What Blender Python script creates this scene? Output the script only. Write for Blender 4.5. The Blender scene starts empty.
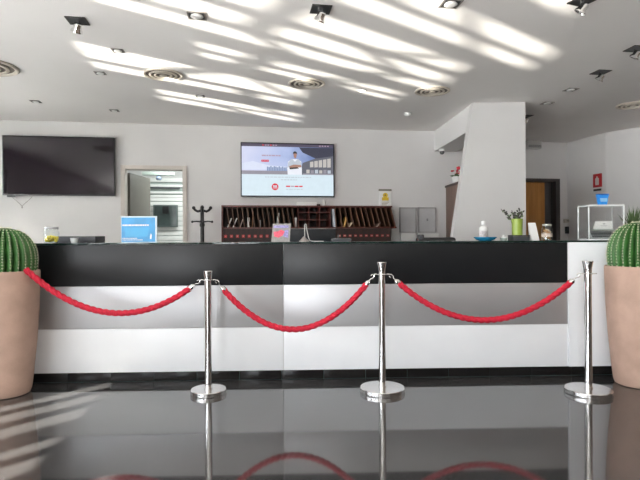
import bpy, bmesh, math, random
from mathutils import Vector, Matrix, Euler
PI = math.pi
rnd = random.Random(7)
scene = bpy.context.scene
C = scene.collection

# ------------------------------------------------------------------ measures
F = 520.0            # focal length in pixels of a 640 wide frame
H = 1.13             # eye height
CEIL = 2.633
def vh(u): return 237.0 - 0.0051 * (u - 320)
def X(u, Y): return (u - 320) / F * Y
def Zz(u, v, Y): return H + (vh(u) - v) * Y / F
WA = math.atan(0.15); WC, WS = math.cos(WA), math.sin(WA)      # back wall yaw
def wp(s, o=0.0, z=0.0): return Vector((s * WC + o * WS, 7.2 + s * WS - o * WC, z))
def ws(u, o=0.0):
    k = (u - 320) / F
    return (k * (7.2 - o * WC) - o * WS) / (WC - k * WS)
def wz(u, v, o=0.0): return Zz(u, v, wp(ws(u, o), o).y)
CA = math.atan(0.034)                                           # counter yaw
def cx(u):
    k = (u - 320) / F
    return k * 4.135 / (1 - .034 * k) / math.cos(CA)
def ceil_at(u, v):
    Y = (CEIL - H) * F / (vh(u) - v)
    return Vector((X(u, Y), Y, CEIL))

# ------------------------------------------------------------------ materials
MATS = {}
def mat(name, col, rough=.5, metal=0., var=.06, scale=9., spec=None, ior=None, trans=0., coat=0., emit=None, estr=1., bump=0., bscale=60., sheen=0.):
    if name in MATS: return MATS[name]
    m = bpy.data.materials.new(name); m.use_nodes = True
    nt = m.node_tree; n = nt.nodes; L = nt.links
    b = n['Principled BSDF']
    b.inputs['Roughness'].default_value = rough
    b.inputs['Metallic'].default_value = metal
    if spec is not None: b.inputs['Specular IOR Level'].default_value = spec
    if ior: b.inputs['IOR'].default_value = ior
    b.inputs['Transmission Weight'].default_value = trans
    b.inputs['Coat Weight'].default_value = coat
    b.inputs['Sheen Weight'].default_value = sheen
    tc = n.new('ShaderNodeTexCoord')
    nz = n.new('ShaderNodeTexNoise'); nz.inputs['Scale'].default_value = scale; nz.inputs['Detail'].default_value = 4
    L.new(tc.outputs['Object'], nz.inputs['Vector'])
    rp = n.new('ShaderNodeValToRGB')
    lo = [max(0, c * (1 - var)) for c in col]; hi = [min(1, c * (1 + var)) for c in col]
    rp.color_ramp.elements[0].position = .3; rp.color_ramp.elements[1].position = .7
    rp.color_ramp.elements[0].color = (*lo, 1); rp.color_ramp.elements[1].color = (*hi, 1)
    L.new(nz.outputs['Fac'], rp.inputs['Fac']); L.new(rp.outputs['Color'], b.inputs['Base Color'])
    if bump:
        n2 = n.new('ShaderNodeTexNoise'); n2.inputs['Scale'].default_value = bscale; n2.inputs['Detail'].default_value = 3
        bp = n.new('ShaderNodeBump'); bp.inputs['Strength'].default_value = bump; bp.inputs['Distance'].default_value = .004
        L.new(tc.outputs['Object'], n2.inputs['Vector']); L.new(n2.outputs['Fac'], bp.inputs['Height']); L.new(bp.outputs['Normal'], b.inputs['Normal'])
    if emit:
        b.inputs['Emission Color'].default_value = (*emit, 1); b.inputs['Emission Strength'].default_value = estr
    MATS[name] = m
    return m

def wood(name, c1, c2, rough=.45, scale=6.):
    m = bpy.data.materials.new(name); m.use_nodes = True
    nt = m.node_tree; n = nt.nodes; L = nt.links; b = n['Principled BSDF']
    b.inputs['Roughness'].default_value = rough
    tc = n.new('ShaderNodeTexCoord'); mp = n.new('ShaderNodeMapping'); mp.inputs['Scale'].default_value = (scale * 4, scale * 4, scale * .4)
    nz = n.new('ShaderNodeTexNoise'); nz.inputs['Scale'].default_value = 1.5; nz.inputs['Detail'].default_value = 6
    rp = n.new('ShaderNodeValToRGB'); rp.color_ramp.elements[0].position = .35; rp.color_ramp.elements[1].position = .68
    rp.color_ramp.elements[0].color = (*c1, 1); rp.color_ramp.elements[1].color = (*c2, 1)
    L.new(tc.outputs['Object'], mp.inputs['Vector']); L.new(mp.outputs['Vector'], nz.inputs['Vector'])
    L.new(nz.outputs['Fac'], rp.inputs['Fac']); L.new(rp.outputs['Color'], b.inputs['Base Color'])
    return m

def thin_glass(name, tint, gloss=.08):
    m = bpy.data.materials.new(name); m.use_nodes = True
    nt = m.node_tree; n = nt.nodes; L = nt.links
    n.remove(n['Principled BSDF']); out = n['Material Output']
    t = n.new('ShaderNodeBsdfTransparent'); t.inputs['Color'].default_value = (*tint, 1)
    g = n.new('ShaderNodeBsdfGlossy'); g.inputs['Roughness'].default_value = .02
    lw = n.new('ShaderNodeLayerWeight'); lw.inputs['Blend'].default_value = .5
    pw = n.new('ShaderNodeMath'); pw.operation = 'POWER'; pw.inputs[1].default_value = 5.
    L.new(lw.outputs['Facing'], pw.inputs[0])
    nz = n.new('ShaderNodeTexNoise'); nz.inputs['Scale'].default_value = 3.
    nm = n.new('ShaderNodeMath'); nm.operation = 'MULTIPLY_ADD'; nm.inputs[1].default_value = .015; nm.inputs[2].default_value = .03
    L.new(nz.outputs['Fac'], nm.inputs[0])
    mu = n.new('ShaderNodeMath'); mu.operation = 'MULTIPLY_ADD'; mu.inputs[1].default_value = .9
    L.new(pw.outputs['Value'], mu.inputs[0]); L.new(nm.outputs['Value'], mu.inputs[2])
    mx = n.new('ShaderNodeMixShader')
    L.new(mu.outputs['Value'], mx.inputs['Fac']); L.new(t.outputs['BSDF'], mx.inputs[1]); L.new(g.outputs['BSDF'], mx.inputs[2])
    L.new(mx.outputs['Shader'], out.inputs['Surface'])
    return m

def haze_glass(name, fac):
    m = thin_glass(name, (.985, .99, .99)); nt = m.node_tree; n = nt.nodes; L = nt.links; out = n['Material Output']
    src = out.inputs['Surface'].links[0].from_socket
    d = n.new('ShaderNodeBsdfDiffuse'); d.inputs['Color'].default_value = (.80, .82, .82, 1)
    t = n.new('ShaderNodeBsdfTranslucent'); t.inputs['Color'].default_value = (.80, .82, .82, 1)
    a = n.new('ShaderNodeMixShader'); L.new(d.outputs['BSDF'], a.inputs[1]); L.new(t.outputs['BSDF'], a.inputs[2])
    b = n.new('ShaderNodeMixShader'); b.inputs['Fac'].default_value = fac
    L.new(src, b.inputs[1]); L.new(a.outputs['Shader'], b.inputs[2]); L.new(b.outputs['Shader'], out.inputs['Surface'])
    return m

def emis(name, col, s=1.):
    if name in MATS: return MATS[name]
    m = bpy.data.materials.new(name); m.use_nodes = True
    nt = m.node_tree; n = nt.nodes; L = nt.links; b = n['Principled BSDF']
    b.inputs['Base Color'].default_value = (.01, .01, .01, 1); b.inputs['Roughness'].default_value = .25
    nz = n.new('ShaderNodeTexNoise'); nz.inputs['Scale'].default_value = 14.
    tc = n.new('ShaderNodeTexCoord'); L.new(tc.outputs['Object'], nz.inputs['Vector'])
    rp = n.new('ShaderNodeValToRGB')
    rp.color_ramp.elements[0].color = (*[c * .93 for c in col], 1); rp.color_ramp.elements[1].color = (*[min(1, c * 1.05) for c in col], 1)
    L.new(nz.outputs['Fac'], rp.inputs['Fac']); L.new(rp.outputs['Color'], b.inputs['Emission Color'])
    b.inputs['Emission Strength'].default_value = s
    MATS[name] = m
    return m

M_wall = mat('plaster_wall', (.69, .68, .675), .85, var=.02, scale=3, bump=.05)
M_ceil = mat('plaster_ceiling', (.87, .845, .825), .9, var=.015, scale=2)
M_col = mat('plaster_column', (.61, .605, .60), .85, var=.02, scale=3)
M_white = mat('white_laminate', (.82, .845, .875), .30, var=.015, scale=4)
M_grey = mat('grey_laminate', (.44, .445, .46), .38, .55, var=.02, scale=4)
M_black = mat('black_laminate', (.010, .011, .0125), .30, var=.1, scale=4, spec=.28)
M_tile = mat('black_tile', (.010, .0095, .0095), .16, var=.15, scale=8, spec=.2)
M_grout = mat('grout', (.10, .19, .18), .8)
M_topglass = mat('black_glass', (.004, .022, .018), .05, var=.2, ior=1.5)
M_chrome = mat('brushed_steel', (.72, .71, .70), .16, 1., var=.04, scale=30)
M_chromeb = mat('polished_steel', (.80, .80, .79), .10, 1., var=.03, scale=20)
M_rope = mat('red_rope', (.47, .004, .026), .75, var=.3, scale=120)
M_pot = mat('terracotta', (.45, .305, .24), .8, var=.12, scale=7, bump=.25, bscale=90)
M_soil = mat('soil', (.05, .035, .02), .95, var=.5, scale=60)
M_cactus = mat('cactus_green', (.032, .125, .022), .55, var=.3, scale=14)
M_spine = mat('cactus_spine', (.78, .76, .58), .6, var=.15, scale=40)
M_dark = mat('dark_plastic', (.012, .012, .014), .4, var=.2)
M_darkgrey = mat('dark_grey_plastic', (.05, .052, .06), .45, var=.1)
M_tvoff = mat('dark_screen', (.010, .006, .010), .07, var=.15, scale=3, ior=1.5)
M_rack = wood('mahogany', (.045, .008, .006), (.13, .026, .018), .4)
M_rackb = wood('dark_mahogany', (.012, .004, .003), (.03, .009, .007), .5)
M_rackd = wood('walnut_divider', (.07, .032, .018), (.19, .09, .05), .5)
M_slate = mat('slate_panel', (.020, .025, .032), .35)
M_paper = mat('white_paper', (.80, .80, .79), .8, var=.03)
M_leafy = mat('yellow_paper', (.55, .34, .10), .8)
M_kraft = mat('kraft_paper', (.30, .16, .09), .8)
M_frame = mat('door_trim_beige', (.60, .55, .51), .5, var=.05)
M_doorg = mat('grey_brown_door', (.13, .12, .10), .5, var=.05)
M_wooddoor = wood('orange_wood', (.48, .21, .055), (.62, .30, .085), .5, 3)
M_brown = wood('brown_laminate', (.13, .075, .055), (.18, .105, .08), .5, 4)
M_boardg = mat('grey_board', (.50, .50, .51), .4, var=.04)
M_whitep = mat('white_plastic', (.80, .80, .78), .4, var=.02)
M_beige = mat('beige_plastic', (.45, .42, .36), .5)
M_blue = mat('blue_print', (.035, .30, .62), .35, var=.15, scale=9)
M_bluep = mat('blue_plastic', (.02, .24, .70), .35, var=.05)
M_teal = mat('blue_ceramic', (.015, .22, .42), .25, var=.06)
M_lime = mat('lime_ceramic', (.27, .37, .06), .35, var=.06)
M_yellow = mat('yellow_sweets', (.92, .72, .03), .5, var=.2, scale=60)
M_biscuit = mat('biscuits', (.55, .30, .12), .8, var=.35, scale=50)
M_red = mat('red_paint', (.45, .02, .025), .4)
M_pink = mat('pink_print', (.80, .10, .16), .5, var=.3, scale=60)
M_violet = mat('violet_print', (.30, .27, .55), .5, var=.35, scale=60)
M_greyp = mat('grey_print', (.29, .28, .27), .5, var=.2, scale=50)
M_green = mat('leaf_green', (.10, .16, .06), .6, var=.3, scale=30)
M_dryleaf = mat('dried_leaf', (.06, .055, .05), .7, var=.3, scale=30)
M_petal = mat('red_petal', (.55, .03, .05), .6, var=.4, scale=40)
M_bezel = mat('black_bezel', (.02, .018, .015), .35)
M_vent = mat('cream_metal', (.62, .56, .48), .45, var=.05)
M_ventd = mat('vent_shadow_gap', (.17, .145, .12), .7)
M_alu = mat('window_aluminium', (.10, .10, .10), .4, .3)
M_outside = mat('grey_paving', (.35, .34, .32), .8, var=.1)
M_pane = thin_glass('window_glass', (.96, .97, .97))
M_acryl = haze_glass('clear_acrylic', .03)
M_frost = haze_glass('frosted_fill_pane', .85)
M_jar = thin_glass('jar_glass', (.97, .98, .98))
M_bulb = emis('lit_bulb', (1., .93, .8), 14.)
M_bulbo = mat('unlit_bulb', (.75, .75, .74), .1, .6)

# floor: polished dark granite
def floor_mat():
    m = bpy.data.materials.new('polished_granite'); m.use_nodes = True
    nt = m.node_tree; n = nt.nodes; L = nt.links; b = n['Principled BSDF']
    tc = n.new('ShaderNodeTexCoord')
    nz = n.new('ShaderNodeTexNoise'); nz.inputs['Scale'].default_value = 160; nz.inputs['Detail'].default_value = 2
    n3 = n.new('ShaderNodeTexNoise'); n3.inputs['Scale'].default_value = 1.3
    rp = n.new('ShaderNodeValToRGB')
    rp.color_ramp.elements[0].position = .38; rp.color_ramp.elements[0].color = (.020, .0205, .022, 1)
    rp.color_ramp.elements[1].position = .66; rp.color_ramp.elements[1].color = (.062, .061, .062, 1)
    L.new(tc.outputs['Object'], nz.inputs['Vector']); L.new(nz.outputs['Fac'], rp.inputs['Fac']); L.new(rp.outputs['Color'], b.inputs['Base Color'])
    mr = n.new('ShaderNodeMapRange'); mr.inputs['To Min'].default_value = .035; mr.inputs['To Max'].default_value = .075
    L.new(tc.outputs['Object'], n3.inputs['Vector']); L.new(n3.outputs['Fac'], mr.inputs['Value']); L.new(mr.outputs['Result'], b.inputs['Roughness'])
    b.inputs['IOR'].default_value = 1.85
    return m
M_floor = floor_mat()

# ------------------------------------------------------------------ mesh helpers
def BM(): return bmesh.new()
def xf(bm, verts, mtx):
    if mtx is not None: bmesh.ops.transform(bm, matrix=mtx, verts=verts)
def box(bm, c, s, bev=0., mi=0, mtx=None, seg=2):
    r = bmesh.ops.create_cube(bm, size=1.)
    vs = r['verts']
    for v in vs: v.co = Vector((v.co.x * s[0] + c[0], v.co.y * s[1] + c[1], v.co.z * s[2] + c[2]))
    fs = set(f for v in vs for f in v.link_faces)
    for f in fs: f.material_index = mi
    if bev:
        es = list(set(e for v in vs for e in v.link_edges))
        r2 = bmesh.ops.bevel(bm, geom=es, offset=bev, segments=seg, profile=.6, affect='EDGES')
        vs = list(set(r2['verts']) | set(v for v in vs if v.is_valid))
        for f in r2['faces']: f.material_index = mi
        vs = list(set(v for v in vs if v.is_valid))
    xf(bm, vs, mtx)
    return vs
def box2(bm, a, b, bev=0., mi=0, mtx=None):
    return box(bm, [(a[i] + b[i]) / 2 for i in range(3)], [abs(b[i] - a[i]) for i in range(3)], bev, mi, mtx)
def lathe(bm, prof, seg=24, c=(0, 0, 0), mi=0, mtx=None, cap=True):
    rings = []; vs = []
    for (r, z) in prof:
        ring = [bm.verts.new((c[0] + r * math.cos(2 * PI * i / seg), c[1] + r * math.sin(2 * PI * i / seg), c[2] + z)) for i in range(seg)]
        rings.append(ring); vs += ring
    for a, b in zip(rings, rings[1:]):
        for i in range(seg):
            f = bm.faces.new((a[i], a[(i + 1) % seg], b[(i + 1) % seg], b[i])); f.material_index = mi
    if cap:
        f = bm.faces.new(rings[0][::-1]); f.material_index = mi
        f = bm.faces.new(rings[-1]); f.material_index = mi
    xf(bm, vs, mtx)
    return vs
def frames(pts):
    out = []; up = Vector((0, 0, 1)); prev = None
    for i, p in enumerate(pts):
        t = (pts[min(i + 1, len(pts) - 1)] - pts[max(i - 1, 0)]).normalized()
        if prev is None:
            a = t.cross(up)
            if a.length < 1e-4: a = t.cross(Vector((1, 0, 0)))
            a.normalize()
        else:
            a = prev - t * prev.dot(t); a.normalize()
        prev = a
        out.append((p, t, a, t.cross(a).normalized()))
    return out
def tube(bm, pts, rad, seg=10, mi=0, shape=None):
    pts = [Vector(p) for p in pts]; rings = []
    L = 0.
    fr = frames(pts)
    for i, (p, t, a, b) in enumerate(fr):
        if i: L += (pts[i] - pts[i - 1]).length
        r = rad[i] if isinstance(rad, (list, tuple)) else rad
        ring = []
        for k in range(seg):
            th = 2 * PI * k / seg
            rr = r * (shape(th, L) if shape else 1)
            ring.append(bm.verts.new(p + (a * math.cos(th) + b * math.sin(th)) * rr))
        rings.append(ring)
    for a, b in zip(rings, rings[1:]):
        for k in range(seg):
            f = bm.faces.new((a[k], a[(k + 1) % seg], b[(k + 1) % seg], b[k])); f.material_index = mi
    for r in (rings[0][::-1], rings[-1]):
        f = bm.faces.new(r); f.material_index = mi
def prism(bm, poly, y0, y1, mi=0, mtx=None):
    """poly in local x,z extruded along y"""
    a = [bm.verts.new((p[0], y0, p[1])) for p in poly]; b = [bm.verts.new((p[0], y1, p[1])) for p in poly]
    n = len(poly)
    fs = [bm.faces.new(a), bm.faces.new(b[::-1])] + [bm.faces.new((a[i], b[i], b[(i + 1) % n], a[(i + 1) % n])) for i in range(n)]
    for f in fs: f.material_index = mi
    xf(bm, a + b, mtx)
def sphere(bm, c, r, u=14, v=9, mi=0, sc=(1, 1, 1)):
    m = Matrix.Translation(Vector(c)) @ Matrix.Diagonal((sc[0], sc[1], sc[2], 1))
    rr = bmesh.ops.create_uvsphere(bm, u_segments=u, v_segments=v, radius=r, matrix=m)
    for w in rr['verts']:
        for f in w.link_faces: f.material_index = mi
def obj(name, bm, mats, parent=None, loc=None, rotz=0., smooth=True, ang=35):
    bmesh.ops.recalc_face_normals(bm, faces=bm.faces[:])
    me = bpy.data.meshes.new(name); bm.to_mesh(me); bm.free()
    for m in (mats if isinstance(mats, (list, tuple)) else [mats]): me.materials.append(m)
    if smooth:
        me.polygons.foreach_set('use_smooth', [True] * len(me.polygons))
        me.set_sharp_from_angle(angle=math.radians(ang))
    o = bpy.data.objects.new(name, me); C.objects.link(o)
    if parent: o.parent = parent
    if loc is not None: o.location = loc
    o.rotation_euler = (0, 0, rotz)
    return o
def tag(o, label, cat, group=None, kind=None):
    o['label'] = label; o['category'] = cat
    if group: o['group'] = group
    if kind: o['kind'] = kind
    return o
def thing(name, label, cat, loc=(0, 0, 0), rotz=0., group=None):
    o = bpy.data.objects.new(name, None); C.objects.link(o)
    o.empty_display_size = .05
    o.location = loc; o.rotation_euler = (0, 0, rotz)
    return tag(o, label, cat, group)
def dup(root, loc, rotz, label, group=None):
    r = root.copy(); C.objects.link(r); r.location = loc; r.rotation_euler = (0, 0, rotz); r['label'] = label
    if group: r['group'] = group
    for ch in root.children:
        c = ch.copy(); C.objects.link(c); c.parent = r
        for g in ch.children:
            d = g.copy(); C.objects.link(d); d.parent = c
    return r
def struct(name, bm, m, parent=None, **k):
    o = obj(name, bm, m, parent, **k)
    if parent is None: o['kind'] = 'structure'
    return o
def wallseg(bm, p, q, z0, z1, t=.12, side=1):
    """vertical slab from p to q; thickness to the left (side=1) or right of the direction"""
    p = Vector((p[0], p[1], 0)); q = Vector((q[0], q[1], 0)); d = (q - p).normalized(); n = Vector((-d.y, d.x, 0)) * t * side
    bs = [p, q, q + n, p + n]
    lo = [bm.verts.new((b.x, b.y, z0)) for b in bs]; hi = [bm.verts.new((b.x, b.y, z1)) for b in bs]
    bm.faces.new(lo[::-1]); bm.faces.new(hi)
    for i in range(4): bm.faces.new((lo[i], lo[(i + 1) % 4], hi[(i + 1) % 4], hi[i]))

# ------------------------------------------------------------------ room shell
SL = -5.25 / WC
LC = wp(SL + .3)                                     # corner of back wall and window wall
LD = Vector((WS, -WC, 0))                            # direction from the corner towards the street
aL = math.atan2(LD.y, LD.x)
def lp(t, z=0): return Vector((LC.x + LD.x * t, LC.y + LD.y * t, z))
def slab(bm, poly, z0, z1):
    a = [bm.verts.new((p[0], p[1], z0)) for p in poly]; b = [bm.verts.new((p[0], p[1], z1)) for p in poly]; n = len(poly)
    bm.faces.new(a[::-1]); bm.faces.new(b)
    for i in range(n): bm.faces.new((a[i], a[(i + 1) % n], b[(i + 1) % n], b[i]))
NL = Vector((-WC, -WS, 0)) * .15
plan = [lp(11.9) + NL, (7.0, lp(11.9).y), (7.0, 11.2), (-3.6, 11.2), lp(-.6) + NL]
bm = BM(); slab(bm, plan, -.12, 0); struct('floor', bm, M_floor, smooth=False)
bm = BM(); slab(bm, plan, CEIL, CEIL + .12); struct('ceiling', bm, M_ceil, smooth=False)

# back wall, with the doorway on the left
d0, d1 = ws(122, 0), ws(186.5, 0); dtop = wz(150, 166)
bm = BM()
wallseg(bm, wp(SL), wp(d0), 0, CEIL); wallseg(bm, wp(d0), wp(d1), dtop, CEIL); wallseg(bm, wp(d1), wp(2.45 / WC), 0, CEIL)
struct('wall_back', bm, M_wall, smooth=False)
# recess on the right with the far door
A0 = Vector((2.45, 8.13, 0)); A1 = Vector((4.0, 8.40, 0))
dA = (A1 - A0).normalized(); aA = math.atan2(dA.y, dA.x)
def at(u):   # distance along the far wall
    k = (u - 320) / F
    return (k * A0.y - A0.x) / (dA.x - k * dA.y)
e0, e1 = at(508), at(559.5); e0 = max(e0, .12); etop = Zz(545, 178.5, 8.3)
P = lambda t: A0 + dA * t
bm = BM()
wallseg(bm, A0, P(e0), 0, CEIL); wallseg(bm, P(e0), P(e1), etop, CEIL); wallseg(bm, P(e1), A1 + dA * .1, 0, CEIL)
wallseg(bm, (2.45, 7.55), (2.45, 8.2), 0, CEIL, .12, 1)
struct('wall_recess', bm, M_wall, smooth=False)
bm = BM()
wallseg(bm, A1, (4.18, 7.6), 0, CEIL, .12, 1); wallseg(bm, (4.18, 7.6), (5.0, 6.37), 0, CEIL, .12, 1)
struct('wall_right', bm, M_wall, smooth=False)
M_unseen_wall = wood('unseen_dark_wall', (.10, .07, .05), (.16, .115, .085), .6, 2)  # unseen walls given a dark colour to cut bounce light on the right
bm = BM(); wallseg(bm, (5.0, 6.37), (5.4, 5.77), 0, CEIL, .12, 1); wallseg(bm, (5.4, 5.77), (5.4, -5.1), 0, CEIL, .12, 1)
struct('wall_side', bm, M_unseen_wall, smooth=False)

# left window wall (square to the back wall)
wins = [(.9, 2.55, .9, 2.3), (3.0, 3.6, 1.26, 1.82), (3.8, 4.6, 1.28, 1.94), (4.75, 5.25, 1.0, 1.68), (5.35, 6.35, .92, 2.12), (6.45, 7.1, .76, 2.12), (7.35, 8.8, .86, 2.4), (9.0, 11.4, .15, 2.4)]  # unseen openings, sized to shape the light on ceiling and floor
bm = BM(); e = 0
for (a, b, za, zb) in wins:
    wallseg(bm, lp(e), lp(a), 0, CEIL, .14, -1); wallseg(bm, lp(a), lp(b), zb, CEIL, .14, -1); wallseg(bm, lp(a), lp(b), 0, za, .14, -1); e = b
wallseg(bm, lp(e), lp(11.75), 0, CEIL, .14, -1)
struct('wall_left', bm, M_wall, smooth=False)
FL = -3.3
fwins = [(-2.75, -1.25)]
bm = BM(); e = -4.6
for (a, b) in fwins:
    box2(bm, (e, -5.2, 0), (a, -5.06, CEIL)); box2(bm, (a, -5.2, 2.4), (b, -5.06, CEIL)); e = b
box2(bm, (e, -5.2, 0), (5.5, -5.06, CEIL))
struct('wall_front', bm, M_unseen_wall, smooth=False)

def window(n, origin, ang, w, z0, z1, verticals, bars, pm=None):
    r = bpy.data.objects.new('window_%d' % n, None); C.objects.link(r); r['kind'] = 'structure'
    r.location = origin; r.rotation_euler = (0, 0, ang)
    bm = BM(); h = z1 - z0
    for x in (.03, w - .03): box(bm, (x, 0, z0 + h / 2), (.06, .08, h))
    for z in (z0 + .03, z1 - .03): box(bm, (w / 2, 0, z), (w, .08, .06))
    obj('frame', bm, M_alu, r, smooth=False)
    for x, ww in verticals:
        bm = BM(); box(bm, (x, 0, z0 + h / 2), (ww, .07, h - .1)); obj('mullion', bm, M_alu, r, smooth=False)
    for (x0, x1, za, zb, tt) in bars:
        bm = BM(); p = Vector((x0, 0, za)); q = Vector((x1, 0, zb)); tube(bm, [p, q], tt / 2, 4); obj('shadow_bar', bm, M_alu, r, smooth=False)  # unseen bars, mostly slanted to break up the ceiling streaks
    bm = BM(); box(bm, (w / 2, 0, z0 + h / 2), (w - .08, .006, h - .08)); obj('pane', bm, pm or M_pane, r, smooth=False)
vb = [
    ([(.82, .07)], []),
    ([(.30, .04)], [(.05, .30, 1.46, 1.62, .07), (.30, .55, 1.36, 1.48, .05)]),
    ([(.30, .06)], [(.05, .30, 1.50, 1.50, .07), (.30, .75, 1.74, 1.58, .07), (.30, .75, 1.34, 1.50, .05)]),
    ([(.24, .05)], [(.05, .24, 1.20, 1.34, .08), (.24, .45, 1.34, 1.16, .06), (.05, .45, 1.52, 1.46, .08)]),
    ([(.30, .07), (.62, .09)], [(.05, .30, 1.22, 1.08, .07), (.30, .62, 1.12, 1.26, .07), (.62, .95, 1.20, 1.02, .06), (.05, .30, 1.40, 1.52, .06), (.30, .95, 1.50, 1.42, .08), (.62, .95, 1.68, 1.68, .06)]),
    ([(.30, .07)], [(.05, .55, 1.00, 1.10, .06), (.30, .55, 1.30, 1.22, .07), (.05, .30, 1.40, 1.36, .06)]),
    ([(.7, .08)], [(.05, 1.40, 1.95, 1.95, .07)]),
    ([(.8, .08), (1.6, .08)], [(.05, 2.35, 1.1, 1.1, .07)]),
]
nrm = Vector((-LD.y, LD.x, 0)) * -.07
for i, (a, b, za, zb) in enumerate(wins):
    window(i + 1, lp(a) + nrm, aL, b - a, za, zb, *vb[i], M_frost if i == 0 else None)  # first window is added, a diffuse fill for the left back wall
for i, (a, b) in enumerate(fwins):
    window(i + 9, Vector((a, -5.13, 0)), 0, b - a, .0, 2.4, [((b - a) / 2, .08)], [(.05, b - a - .05, 1.05, 1.05, .07)])

# column with a slanting left side, and the beam from it to the back wall
bm = BM()
xt, xr = X(473.7, 5.85), X(526, 5.85); xb = X(452, 5.85) - (X(468, 5.85) - X(452, 5.85)) * (Zz(452, 238, 5.85) / (Zz(468, 129, 5.85) - Zz(452, 238, 5.85)))
prism(bm, [(xb, 0), (xr, 0), (xr, CEIL), (xt, CEIL)], 5.85, 5.98)
struct('wall_column', bm, M_col, smooth=False)
bm = BM()
box2(bm, (0, 0, CEIL - .285), (.32, 1.72, CEIL + .0))
o = struct('trim_beam', bm, M_wall, smooth=False); o.location = (xt + .0, 5.92, 0); o.rotation_euler = (0, 0, .055)

# doorway trim on the back wall + room beyond
root = bpy.data.objects.new('door_1', None); C.objects.link(root); root['kind'] = 'structure'
root.location = wp(d0); root.rotation_euler = (0, 0, WA)
W = d1 - d0
bm = BM()
box2(bm, (-.01, -.025, 0), (.046, .13, dtop + .005), .004); box2(bm, (W - .046, -.025, 0), (W + .01, .13, dtop + .005), .004); box2(bm, (.046, -.025, dtop - .046), (W - .046, .13, dtop + .005), .004)
obj('door_frame', bm, M_frame, root)
# leaf, hinged left, swung into the room
bm = BM(); m = Matrix.Translation((.075, .15, 0)) @ Matrix.Rotation(math.radians(77), 4, 'Z')
box2(bm, (0, 0, .01), (W - .15, .04, dtop - .075), .003, mtx=m)
leaf = obj('door_leaf', bm, M_doorg, root)
bm = BM()
for s in (-1, 1):
    yy = .02 + s * .05
    box2(bm, (W - .24, yy - .008, 1.0), (W - .22, yy + .008, 1.02), mtx=m); box2(bm, (W - .33, yy - .008 + s * .015, 1.0), (W - .22, yy + .008 + s * .015, 1.02), .004, mtx=m)
obj('door_handle', bm, M_chromeb, leaf)
# back room shell
bm = BM()
def loc2w(x, y): return Vector((wp(d0).x + x * WC - y * WS, wp(d0).y + x * WS + y * WC, 0))
wallseg(bm, loc2w(-.5, .12), loc2w(-.5, 2.3), 0, CEIL, .1, 1); wallseg(bm, loc2w(-.5, 2.3), loc2w(1.6, 2.3), 0, CEIL, .1, 1); wallseg(bm, loc2w(1.6, 2.3), loc2w(1.6, .12), 0, CEIL, .1, 1)
struct('wall_office', bm, M_wall, smooth=False)

# far door on the right: opening to a dark cupboard, orange leaf
root = bpy.data.objects.new('door_2', None); C.objects.link(root); root['kind'] = 'structure'
root.location = P(e0); root.rotation_euler = (0, 0, aA)
W2 = e1 - e0; wl = at(549) - e0
bm = BM(); box2(bm, (-.0, -.02, 0), (.05, .12, etop)); box2(bm, (W2 - .07, -.02, 0), (W2, .12, etop)); box2(bm, (.05, -.02, etop - .045), (W2 - .07, .12, etop))
obj('door_frame', bm, mat('dark_door_frame', (.06, .053, .052), .5), root, smooth=False)
bm = BM(); m = Matrix.Translation((.05, .06, 0)) @ Matrix.Rotation(math.radians(4), 4, 'Z')
box2(bm, (0, 0, .01), (wl - .05, .045, etop - .05), .003, mtx=m)
leaf = obj('door_leaf', bm, M_wooddoor, root)
bm = BM(); box2(bm, (wl - .16, -.05, .98), (wl - .145, 0, 1.0), mtx=m); box2(bm, (wl - .24, -.06, .98), (wl - .145, -.045, 1.0), .004, mtx=m)
obj('door_handle', bm, M_chromeb, leaf)
bm = BM()
def l3(x, y): return Vector((P(e0).x + x * dA.x - y * dA.y, P(e0).y + x * dA.y + y * dA.x, 0))
wallseg(bm, l3(-.1, .12), l3(-.1, 1.3), 0, CEIL, .1, 1); wallseg(bm, l3(-.1, 1.3), l3(W2 + .2, 1.3), 0, CEIL, .1, 1); wallseg(bm, l3(W2 + .2, 1.3), l3(W2 + .2, .12), 0, CEIL, .1, 1)
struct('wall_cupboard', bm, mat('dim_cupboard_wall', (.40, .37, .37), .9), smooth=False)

# ------------------------------------------------------------------ office seen through the doorway
def office_pt(u, y):       # local x on a plane y behind the door
    k = (u - 320) / F; p0 = wp(d0) + Vector((-y * WS, y * WC, 0))
    return (k * p0.y - p0.x) / (WC - k * WS), p0
def oz(u, v, y):
    x, p0 = office_pt(u, y); return Zz(u, v, p0.y + x * WS)
yb = 2.22
t = thing('slatted_screen', 'white screen of horizontal slats seen through the open left doorway', 'screen', wp(d0), WA)
xa, xz = office_pt(146, yb)[0] - .15, office_pt(183, yb)[0] + .05
bm = BM(); box2(bm, (xa, yb + .04, .3), (xz, yb + .06, 2.1)); obj('backing', bm, mat('slat_backing', (.45, .50, .48), .7), t, smooth=False)
bm = BM(); z = .32
while z < oz(165, 199, yb):
    box2(bm, (xa, yb, z), (xz, yb + .035, z + .076), .004); z += .085
for va, vb_ in ((198, 195), (193.5, 191.5), (187, 184.5), (182, 178)):
    box2(bm, (xa, yb, oz(165, va, yb)), (xz, yb + .035, oz(165, vb_, yb)), .003)
obj('slats', bm, M_whitep, t)
bm = BM(); box2(bm, (xa, yb - .02, oz(165, 188.6, yb)), (office_pt(180, yb)[0], yb + .03, oz(165, 187.2, yb))); obj('dark_rail', bm, M_darkgrey, t, smooth=False)
t = thing('monitor', 'dark square screen hanging against white slats beyond the left doorway', 'screen', wp(d0), WA)
y2 = yb - .06
a, b = office_pt(153.5, y2)[0], office_pt(178, y2)[0]; za, zb = oz(165, 227, y2), oz(165, 205, y2)
bm = BM(); box2(bm, (a, y2 - .02, za), (b, y2 + .02, zb), .006); obj('casing', bm, mat('grey_green_casing', (.10, .13, .125), .5), t)
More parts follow.
